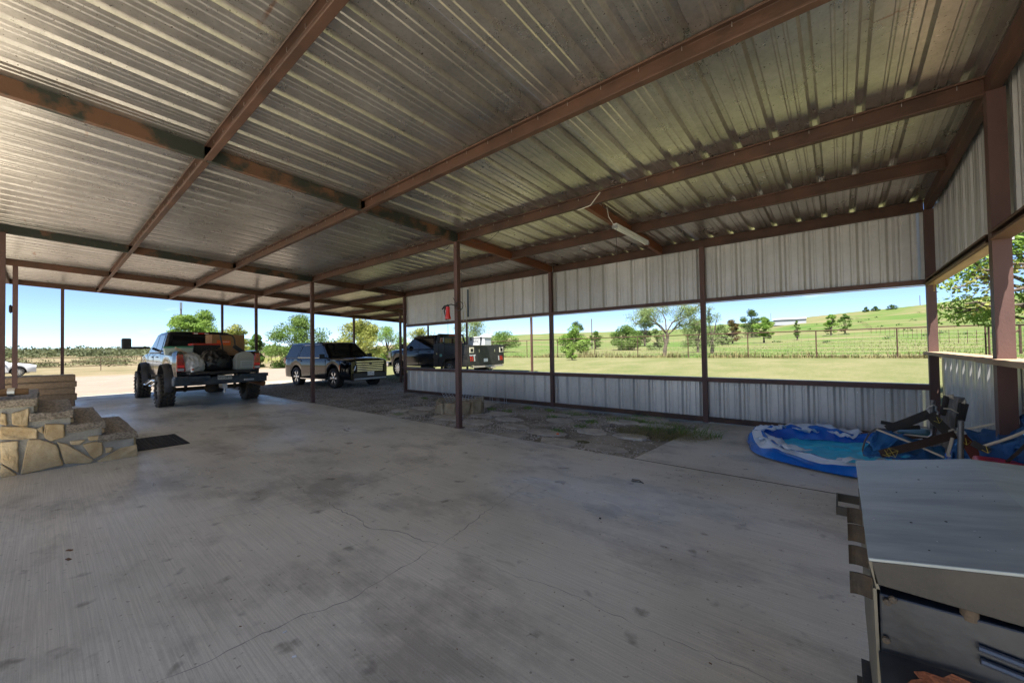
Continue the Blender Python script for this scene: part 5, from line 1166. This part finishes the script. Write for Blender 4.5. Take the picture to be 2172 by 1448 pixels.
mb = MB(); q = on_y(2163, 691, 33.); g0 = gz(q.x, q.y); mb.tube([(q.x, q.y, g0), (q.x, q.y, max(q.z, g0+1.2))], .055, 7); mb.tube([(q.x, q.y, g0+1.3), (q.x-.9, q.y-.3, g0+.5)], .035, 6); tag(mb.build('brace_post', m_pipe_f), 'stout leaning wooden brace post at the right edge of the far fence', 'post')
LP = [on_x(px, 760, -60-(px-40)*.0) for px in (-60, 40, 130, 214, 300, 400)]
fence([(p.x, p.y, gz(p.x, p.y)) for p in LP], 'low pipe rail fence across the dry field at the far left', 1.42, [1.38, .95, .5], .03)
LP = [at_r(px, 62) for px in (548, 576, 596, 640, 690, 745, 800, 850, 900, 930)]
fence([(p.x, p.y, gz(p.x, p.y)) for p in LP], 'brown pipe and wire fence behind the parked black vehicles', 1.45, [1.42], .035, .008)
hf = thing('wire_field_fence', 'thin line of metal fence posts crossing the hill behind the lawn', 'fence')
for (xa, ra, xb, rb, n) in ((1818, 150, 1850, 90, 12), (1850, 90, 1975, 58, 13), (1975, 58, 2170, 40, 10)):
    for i in range(n):
        t_ = i/n; p = at_r(xa+(xb-xa)*t_, ra+(rb-ra)*t_); z = gz(p.x, p.y); mb = MB(); mb.tube([(p.x, p.y, z), (p.x, p.y, z+1.2)], .022, 5); mb.build('post', m_pipe_f, hf)
# ------------------------------------------------------------------ vegetation
m_bark = mat('bark', (.07, .055, .042), .9, 0, (.13, .10, .075), 3, .5, 12)
GREENS = {'scrub': ((.060, .078, .036), (.115, .125, .06)), 'olive': ((.095, .105, .048), (.17, .165, .085)), 'bright': ((0.134, 0.244, 0.038), (0.244, 0.353, 0.076)), 'mid': ((0.084, 0.160, 0.029), (0.160, 0.235, 0.059)), 'dark': ((0.046, 0.092, 0.024), (0.092, 0.143, 0.042)), 'yellow': ((0.202, 0.244, 0.050), (0.319, 0.319, 0.092)), 'pale': ((0.160, 0.227, 0.076), (0.260, 0.319, 0.134)), 'red': ((0.109, 0.092, 0.029), (0.168, 0.109, 0.042))}
def tree(name, label, px, r, hgt, wid, tone, seed, cat='tree', trunk=.3, leaf=.16, n=4500, clumps=26, z=None, open_=0., base=.15, group=None, pos=None, flat=1., lean=0):
    n = int(n*1.9); clumps = max(clumps, 22); p = pos or at_r(px, r); z = gz(p.x, p.y)-.05 if z is None else z; rnd = random.Random(seed)
    t = thing(name, label, cat, (p.x, p.y, z), 0, group); sc = hgt
    tr = MB(); th = hgt*trunk; cl = []
    for i in range(clumps):
        while 1:
            a = rnd.random()*2*PI; u = rnd.random(); v = rnd.random()
            rr_ = math.sqrt(u); zz = v
            env = math.sin(PI*min(1, (zz*.86+.14))**.85)**.6 if flat >= 1 else (1-zz)**.5
            q = Vector((math.cos(a)*rr_*wid/2*env, math.sin(a)*rr_*wid/2*env, hgt*(base+(1-base)*zz*.93)))
            if all((q-c_).length > wid*.09 for c_, _ in cl) or rnd.random() < .2: break
        cl.append((q, wid*rnd.uniform(.11, .20)*(26/clumps)**.4*(1.12 if clumps < 20 else 1)))
    r0__ = hgt*.022+.03; lx = lean*hgt
    tr.tube([(0, 0, -.1), (rnd.uniform(-.1, .1)*th*.3+lx*.3, rnd.uniform(-.1, .1)*th*.3, th*.5), (lx*.6, 0, th)], [r0__*1.25, r0__, r0__*.85], 8)
    for q, s in cl:
        st_ = Vector((lx*.6, 0, th*rnd.uniform(.75, 1.0))); mid = st_.lerp(q, .5)+Vector((rnd.uniform(-1, 1), rnd.uniform(-1, 1), rnd.uniform(-.2, .8)))*wid*.05
        rb = r0__*rnd.uniform(.25, .5); tr.tube([st_, mid, q], [rb, rb*.65, rb*.2], 5)
        for k in range(3): d = Vector((rnd.uniform(-1, 1), rnd.uniform(-1, 1), rnd.uniform(-.5, 1))).normalized()*s*1.1; tr.tube([mid.lerp(q, .7), q+d*.6, q+d], [rb*.35, rb*.2, rb*.08], 4)
    tr.build('trunk', m_bark, t, smooth=True)
    a_, b_ = GREENS[tone]; m = leafmat('leaves_'+tone, a_, b_, .35, .45)
    V = np.zeros((n, 4, 3)); rg = np.random.default_rng(seed); ci = rg.integers(0, len(cl), n)
    C = np.array([list(c_) for c_, _ in cl]); Sg = np.array([s for _, s in cl])
    dirs = rg.normal(size=(n, 3)); dirs /= np.linalg.norm(dirs, axis=1)[:, None]; rad = rg.random(n)**(.45)*(1+open_*rg.random(n))
    ctr = C[ci]+dirs*(Sg[ci]*rad)[:, None]*np.array([1.15, 1.15, .8]); keep = ctr[:, 2] > hgt*base*.35; ctr = ctr[keep]; n = len(ctr)
    ax = rg.normal(size=(n, 3)); ax /= np.linalg.norm(ax, axis=1)[:, None]; bx_ = np.cross(ax, rg.normal(size=(n, 3))); bx_ /= np.linalg.norm(bx_, axis=1)[:, None]
    ls = leaf*.72*rg.uniform(.5, 1.25, n)[:, None]
    V = np.stack([ctr-ax*ls, ctr+bx_*ls*.42, ctr+ax*ls, ctr-bx_*ls*.42], 1).reshape(-1, 3)
    me = bpy.data.meshes.new('crown'); me.vertices.add(4*n); me.loops.add(4*n); me.polygons.add(n)
    me.vertices.foreach_set('co', V.ravel()); me.loops.foreach_set('vertex_index', np.arange(4*n)); me.polygons.foreach_set('loop_start', np.arange(n)*4); me.polygons.foreach_set('loop_total', np.full(n, 4)); me.update(); me.validate()
    me.materials.append(m); inst(me, 'crown', t); return t
def px2m(px, r, dpx): p = at_r(px, r); depth = Vector((p.x, p.y, 0)).dot(fw); return dpx*depth/FPX
def T(name, label, px, r, ytop, wpx, tone, seed, **k):
    p = at_r(px, r); z = gz(p.x, p.y); dep = p.dot(fw); d = ray(px, ytop); h = EYE+d.z/math.hypot(d.x, d.y)*r-z
    off = 1/math.sqrt(1+((px-1086)/FPX)**2)   # sideways stretch of the wide lens
    return tree(name, label, px, r, h, wpx*dep/FPX*off, tone, seed, **k)
G1 = 'trees beyond the yard fence'
T('elm_tree', 'bright green tree whose crown rises left of the pickup cab roof', 392, 52, 660, 105, 'bright', 1, n=7000, clumps=34, base=.1)
T('elm_tree', 'tall loose bright green tree behind the middle of the pickup cab', 435, 56, 655, 95, 'bright', 2, n=5500, clumps=30, open_=.3)
T('elm_tree', 'yellowish green tree behind the cardboard box in the pickup', 500, 58, 688, 90, 'yellow', 3, n=5500, clumps=28, base=.05)
T('bush', 'dark green bush just right of the pickup bed', 543, 50, 706, 44, 'mid', 4, n=3000, clumps=16, base=.0, cat='bush')
T('live_oak', 'dark spiky tree rising behind the rear half of the black sport utility', 635, 46, 668, 128, 'mid', 5, n=9000, clumps=40, base=.02, leaf=.15)
T('live_oak', 'yellow green tree right of the sport utility windscreen', 765, 46, 672, 112, 'yellow', 6, n=7500, clumps=34, base=.02)
T('mesquite_tree', 'light green feathery tree between the sport utility and the wall corner post', 822, 50, 690, 92, 'bright', 7, n=7000, clumps=34, base=.02, leaf=.11)
T('mesquite_tree', 'yellowish tree seen over the flatbed truck cab', 893, 56, 698, 95, 'yellow', 8, n=5500, clumps=26, base=.05)
T('mesquite_tree', 'pale green tree right of the centre post, above the grey cooler', 1000, 52, 674, 95, 'pale', 9, n=5500, clumps=30, open_=.4, leaf=.12)
T('bush', 'rounded green bush behind the flatbed truck tail', 1066, 62, 703, 84, 'mid', 10, n=5500, clumps=30, base=0, cat='bush')
T('live_oak', 'small dark tree top standing behind the light green bush', 1222, 85, 680, 36, 'dark', 11, n=2600, clumps=16)
T('mesquite_tree', 'light green bushy tree beyond the fence left of the utility pole', 1215, 42, 694, 62, 'bright', 12, n=4500, clumps=24, base=.15)
T('mesquite_tree', 'slender young plant growing against the fence wire', 1213, 27.6, 733, 24, 'bright', 13, n=900, clumps=8, leaf=.06, cat='sapling')
T('bush', 'little green tree just right of the utility pole', 1264, 70, 701, 28, 'mid', 14, n=1500, clumps=10, cat='bush')
T('live_oak', 'wide dark green shrub left of the gnarled tree', 1332, 62, 688, 72, 'mid', 15, n=5500, clumps=28, base=.02, cat='bush')
T('live_oak', 'dusky tree directly behind the left limbs of the gnarled tree', 1368, 80, 664, 44, 'dark', 16, n=3000, clumps=18, base=.1)
T('bush', 'grey green shrub behind the gnarled tree trunk', 1395, 60, 694, 40, 'pale', 17, n=2000, clumps=14, base=0, cat='bush')
T('mesquite_tree', 'light green willow like tree just left of the second wall post', 1480, 46, 672, 62, 'pale', 18, n=4200, clumps=26, open_=.3, leaf=.1)
T('mesquite_tree', 'thin leafed tree peeking right of the second wall post', 1510, 40, 640, 46, 'pale', 19, n=1600, clumps=16, open_=.6, leaf=.09)
T('bush', 'low pale green bush left of the reddish bush on the slope', 1530, 72, 688, 44, 'pale', 20, n=2200, clumps=14, base=0, cat='bush')
T('bush', 'small reddish yellow bush on the slope', 1554, 75, 677, 36, 'red', 21, n=2200, clumps=16, base=.15, cat='bush')
T('live_oak', 'dark round oak highest on the slope left of the long shed', 1596, 100, 655, 50, 'dark', 22, n=4200, clumps=26, base=.05)
T('mesquite_tree', 'bright green round tree on the slope in front of the dark oak', 1621, 75, 670, 42, 'bright', 23, n=3600, clumps=22, base=.2)
T('mesquite_tree', 'tiny dark sapling below the long shed', 1692, 80, 677, 15, 'mid', 24, n=700, clumps=8)
T('mesquite_tree', 'left tree of the pair on the open hillside', 1764, 90, 664, 34, 'bright', 25, n=2000, clumps=14, base=.2)
T('mesquite_tree', 'right darker tree of the pair on the open hillside', 1794, 92, 664, 28, 'mid', 26, n=1800, clumps=12, base=.2)
for i, (px, w) in enumerate(((1840, 14), (1860, 18), (1893, 26), (2030, 18), (2075, 20))):
    T('shrub', ['first', 'second', 'third', 'fourth', 'rightmost'][i]+' dark shrub from the left along the hill skyline', px, 196, 654-.042*(px-1830)*2.0-2, w, 'dark', 30+i, n=500, clumps=7, base=0, cat='shrub', leaf=.3)
# the gnarled tree with bare limbs beyond the fence
gp_ = at_r(1411, 33.5); gzt = gz(gp_.x, gp_.y)
gt = thing('gnarled_tree', 'gnarled open mesquite tree with bare twisted limbs just beyond the fence', 'tree', (gp_.x, gp_.y, gzt))
depg = gp_.dot(fw); rtv = Vector((rt.x, rt.y, 0)).normalized(); fv = Vector((fw.x, fw.y, 0)).normalized()
def gpt(px, py, dd=0): return rtv*((px-1411)*depg/FPX*1.0)+Vector((0, 0, (746-py)*depg/FPX))+fv*dd
tr = MB(); rnd = random.Random(4); tips = []
tr.tube([gpt(1409, 748), gpt(1411, 728), gpt(1417, 706), gpt(1414, 694)], [.17, .14, .12, .10], 9); tr.tube([gpt(1413, 722), gpt(1408, 706), gpt(1409, 697)], [.10, .08, .05], 7)
LB = [((1414, 696), (1402, 682), (1385, 672), (1372, 664), (1360, 662)), ((1416, 700), (1398, 678), (1392, 660), (1384, 648)), ((1416, 702), (1428, 690), (1440, 683), (1455, 680), (1468, 682)), ((1414, 696), (1425, 676), (1438, 662), (1445, 650)), ((1414, 690), (1416, 668), (1412, 652), (1418, 640)), ((1428, 690), (1450, 670), (1470, 660), (1482, 655)), ((1402, 682), (1390, 676), (1378, 680), (1352, 676)), ((1425, 676), (1455, 662), (1475, 645))]
for i, L_ in enumerate(LB):
    dd = rnd.uniform(-1.2, 1.2); pts = [gpt(x, y, dd*k/len(L_)) for k, (x, y) in enumerate(L_)]; tr.tube(pts, [.06*(1-k/len(pts)*.8) for k in range(len(pts))], 6)
    for p in pts[2:]:
        for k in range(7):
            d = Vector((rnd.uniform(-1, 1), rnd.uniform(-1, 1), rnd.uniform(-.3, 1)))*.75; q = p+d; tr.tube([p, p+d*.5+Vector((0, 0, .08)), q], [.022, .014, .005], 4); tips.append(q); tips.append(p+d*.6)
tr.build('trunk', m_bark, gt, smooth=True)
mb = MB(); mlf = leafmat('leaves_pale', *GREENS['pale'], .35, .45)
for q in tips:
    if rnd.random() < .2: continue
    for k in range(60):
        c = q+Vector((rnd.gauss(0, .22), rnd.gauss(0, .22), rnd.gauss(0, .16))); a = Vector((rnd.gauss(0, 1), rnd.gauss(0, 1), rnd.gauss(0, 1))).normalized()*.055; b = a.cross(Vector((rnd.gauss(0, 1), rnd.gauss(0, 1), 1))).normalized()*.022; mb.add([c-a, c+b, c+a, c-b], [(0, 1, 2, 3)])
mb.build('crown', mlf, gt)
# near trees outside the right hand opening
ash_ = tree('ash_tree', 'bright leafy tree right outside the side wall opening at the right edge', 0, 0, 6.3, 4.6, 'bright', 44, leaf=.075, n=17000, clumps=60, base=.3, pos=at_r(2350, 13.5), trunk=.35)
br_ = thing('maple_branch_tree', 'tree whose low branch of yellow green leaves hangs in front of the hill', 'tree', (0, 0, 0))
mb = MB(); rnd = random.Random(12); lf = MB(); Yb = 10.6
base_ = on_y(2185, 700, Yb); mb.tube([(base_.x+3.1, Yb, -.05), (base_.x+2.9, Yb, 1.6), (base_.x+2.3, Yb, 2.9)], [.13, .11, .09], 8)
for L_ in (((2230, 560), (2110, 575), (2075, 590), (2045, 606), (2022, 612)), ((2230, 600), (2130, 620), (2098, 640), (2080, 650)), ((2110, 575), (2085, 572), (2066, 575)), ((2230, 560), (2130, 560), (2110, 560)), ((2130, 620), (2105, 600), (2085, 600)), ((2230, 640), (2110, 652), (2070, 640), (2048, 645))):
    pts = [on_y(x, y, Yb+rnd.uniform(-.25, .25)) for x, y in L_]; mb.tube(pts, [.03*(1-k/len(pts)*.85) for k in range(len(pts))], 5)
    for p, q in zip(pts, pts[1:]):
        for k in range(int((q-p).length/.028)):
            c = p.lerp(q, rnd.random())+Vector((rnd.gauss(0, .09), rnd.gauss(0, .10), rnd.gauss(-.02, .075)))
            for s in range(2):
                a = Vector((rnd.gauss(0, 1), rnd.gauss(0, 1), rnd.gauss(-.3, .8))).normalized()*.042; b = a.cross(Vector((rnd.gauss(0, 1), rnd.gauss(0, 1), 1))).normalized()*.024; lf.add([c-a, c-a*.2+b, c+a, c-a*.2-b], [(0, 1, 2, 3)])
tag(mb.build('branch', m_bark, br_, smooth=True), kind='stuff'); lf.build('leaves', leafmat('leaves_yellow', *GREENS['yellow'], .35, .45), br_)
# far brush band at the left, fence line grass
def brush(name, spots, leaf, per, tone, seed, kind='stuff'):
    rnd = random.Random(seed); mb = MB()
    for (x, y, w, h) in spots:
        z = gz(x, y)
        for _ in range(per):
            a = rnd.random()*2*PI; u = math.sqrt(rnd.random()); v = rnd.random()**.7
            c = Vector((x+math.cos(a)*u*w*.5, y+math.sin(a)*u*w*.5, z+h*v*math.sqrt(max(0, 1-u*u*.95))*(1+.35*noise.noise(Vector((x+u*3*math.cos(a), y+u*3*math.sin(a), 0)))))); s = leaf*rnd.uniform(.5, 1.3)
            A = Vector((rnd.gauss(0, 1), rnd.gauss(0, 1), rnd.gauss(0, 1))).normalized()*s; B = A.cross(Vector((rnd.gauss(0, 1), rnd.gauss(0, 1), 1))).normalized()*s*.55; mb.add([c-A, c+B, c+A, c-B], [(0, 1, 2, 3)])
    o = mb.build(name, leafmat('leaves_'+tone, *GREENS[tone], .35, .45)); return tag(o, kind=kind)
rnd = random.Random(21)
sp = []
for px in range(-60, 600, 4):
    r = rnd.uniform(84, 150); p = at_r(px+rnd.uniform(-3, 3), r)
    if fbm(px*.018, 1.7) > -.12: sp.append((p.x, p.y, rnd.uniform(3, 7), rnd.uniform(.5, 1.5)*(1 if rnd.random() < .85 else 1.7)))
brush('near_brush', sp, .20, 120, 'olive', 5)
sp = []
for px in range(-60, 700, 6):
    for k in range(2): r = rnd.uniform(200, 340); p = at_r(px+rnd.uniform(-3, 3), r); sp.append((p.x, p.y, rnd.uniform(9, 22), rnd.uniform(1.0, 4.6)*(.6+.8*abs(fbm(px*.01, r*.01)))))
brush('far_woodland', sp, .55, 110, 'scrub', 6)
sp = []
for px in range(560, 940, 9): p = at_r(px, rnd.uniform(64, 75)); sp.append((p.x, p.y, rnd.uniform(3, 5), rnd.uniform(.8, 1.6)))
brush('yard_edge_brush', sp, .22, 40, 'yellow', 7)
sp = []
for px in range(1540, 2172, 16): r = rnd.uniform(60, 180); p = at_r(px+rnd.uniform(-6, 6), r); sp.append((p.x, p.y, rnd.uniform(.6, 1.6), rnd.uniform(.25, .6)))
brush('hillside_scrub', sp, .15, 26, 'dark', 8)
mb = None; rnd = random.Random(31); allb = MB()
for a, b in zip(FP, FP[1:]):
    for k in range(7):
        t_ = rnd.random(); x = a[0]+(b[0]-a[0])*t_; y = a[1]+rnd.uniform(-.25, .35); hh = rnd.uniform(.12, .5)*(1.3 if rnd.random() < .3 else .8)
        for _ in range(60):
            X = x+rnd.gauss(0, .45); Y = y+rnd.gauss(0, .14); z = gz(X, Y); h = hh*rnd.uniform(.4, 1.1); d = rnd.random()*2*PI; L_ = h*rnd.uniform(.2, .9); s = Vector((math.cos(d+1.5), math.sin(d+1.5), 0))*.014
            p0 = Vector((X, Y, z)); p1 = p0+Vector((math.cos(d)*L_*.4, math.sin(d)*L_*.4, h*.7)); p2 = p0+Vector((math.cos(d)*L_, math.sin(d)*L_, h)); allb.add([p0-s, p0+s, p1+s*.7, p1-s*.7, p2], [(0, 1, 2, 3), (3, 2, 4)])
tag(allb.build('fence_line_grass', m_fg), kind='stuff')
# tall pasture grass beyond the fence and tufts in the lawn
gb = MB(); gb2 = MB(); rnd = random.Random(41)
for _ in range(15000):
    px = rnd.uniform(1040, 2172); r = 28+rnd.random()**1.5*45; p = at_r(px, r); 
    if p.y < 27.6: continue
    z = gz(p.x, p.y); f = fbm(p.x*.12, p.y*.12, 2); h = (.05+.10*max(0, f+.2))*rnd.uniform(.5, 1.3); d = rnd.random()*2*PI; s = Vector((math.cos(d+1.5), math.sin(d+1.5), 0))*(.012+r*.0005); p0 = Vector((p.x, p.y, z)); p2 = p0+Vector((math.cos(d)*h*.5, math.sin(d)*h*.5, h)); (gb if f > -.05 else gb2).add([p0-s, p0+s, p2], [(0, 1, 2)])
tag(gb.build('pasture_grass', leafmat('pasture_green', (.13, .22, .04), (.22, .29, .08), .4, .3)), kind='stuff'); tag(gb2.build('dry_pasture_grass', leafmat('pasture_dry', (.33, .29, .14), (.27, .28, .11), .4, .3)), kind='stuff')
# utility poles, shed, far roof
def pole(px, r, ytop, label, rad=.14):
    p = at_r(px, r); z = gz(p.x, p.y); d = ray(px, ytop); h = EYE+d.z/math.hypot(d.x, d.y)*r-z; mb = MB(); mb.tube([(0, 0, -.2), (0, 0, h)], [rad, rad*.75], 8); o = mb.build('utility_pole', mat('grey_pole_wood', (.12, .10, .085), .9), smooth=True); o.location = (p.x, p.y, z); tag(o, label, 'pole'); return o, h
o, h = pole(384, 70, 642, 'utility pole rising above the tree behind the pickup', .13); mb = MB(); mb.box((0, 0, h-.4), (.25, .25, .9)); mb.build('transformer', m_steel, o)
pole(1256, 75, 676, 'utility pole standing alone right of the light green bushy tree', .12); pole(1955, 230, 626, 'thin pole on the hill skyline beside the corner post', .14); pole(1637, 190, 664, 'thin pole beside the long shed', .1)
shp = at_r(1676, 168); sh_ = thing('metal_shed', 'long pale metal shed low on the hill skyline', 'shed', (shp.x, shp.y, gz(shp.x, shp.y)-.3), YAW-.6)
mb = MB(); mb.bx(-4.6, 4.6, -3, 3, 0, 2.0); mb.build('wall', mat('pale_shed_wall', (.33, .345, .37), .6), sh_); mb = MB(); mb.poly([Vector((-4.8, -3.3, 1.95)), Vector((-4.8, 3.3, 1.95)), Vector((-4.8, 0, 2.6))], (9.6, 0, 0)); mb.build('roof', mat('grey_shed_roof', (.30, .32, .35), .5), sh_, fix=True)
shp = at_r(1027, 80); sh_ = thing('white_outbuilding', 'white gabled outbuilding roof glimpsed between the trees behind the cooler', 'outbuilding', (shp.x, shp.y, gz(shp.x, shp.y)), YAW+.3)
mb = MB(); mb.bx(-2.4, 2.4, -2.4, 2.4, 0, 1.6); mb.build('wall', m_white, sh_); mb = MB(); mb.poly([Vector((-2.7, -2.7, 1.55)), Vector((2.7, -2.7, 1.55)), Vector((0, -2.7, 3.0))], (0, 5.4, 0)); mb.build('roof', mat('white_metal_roof', (.62, .64, .66), .4), sh_, fix=True)
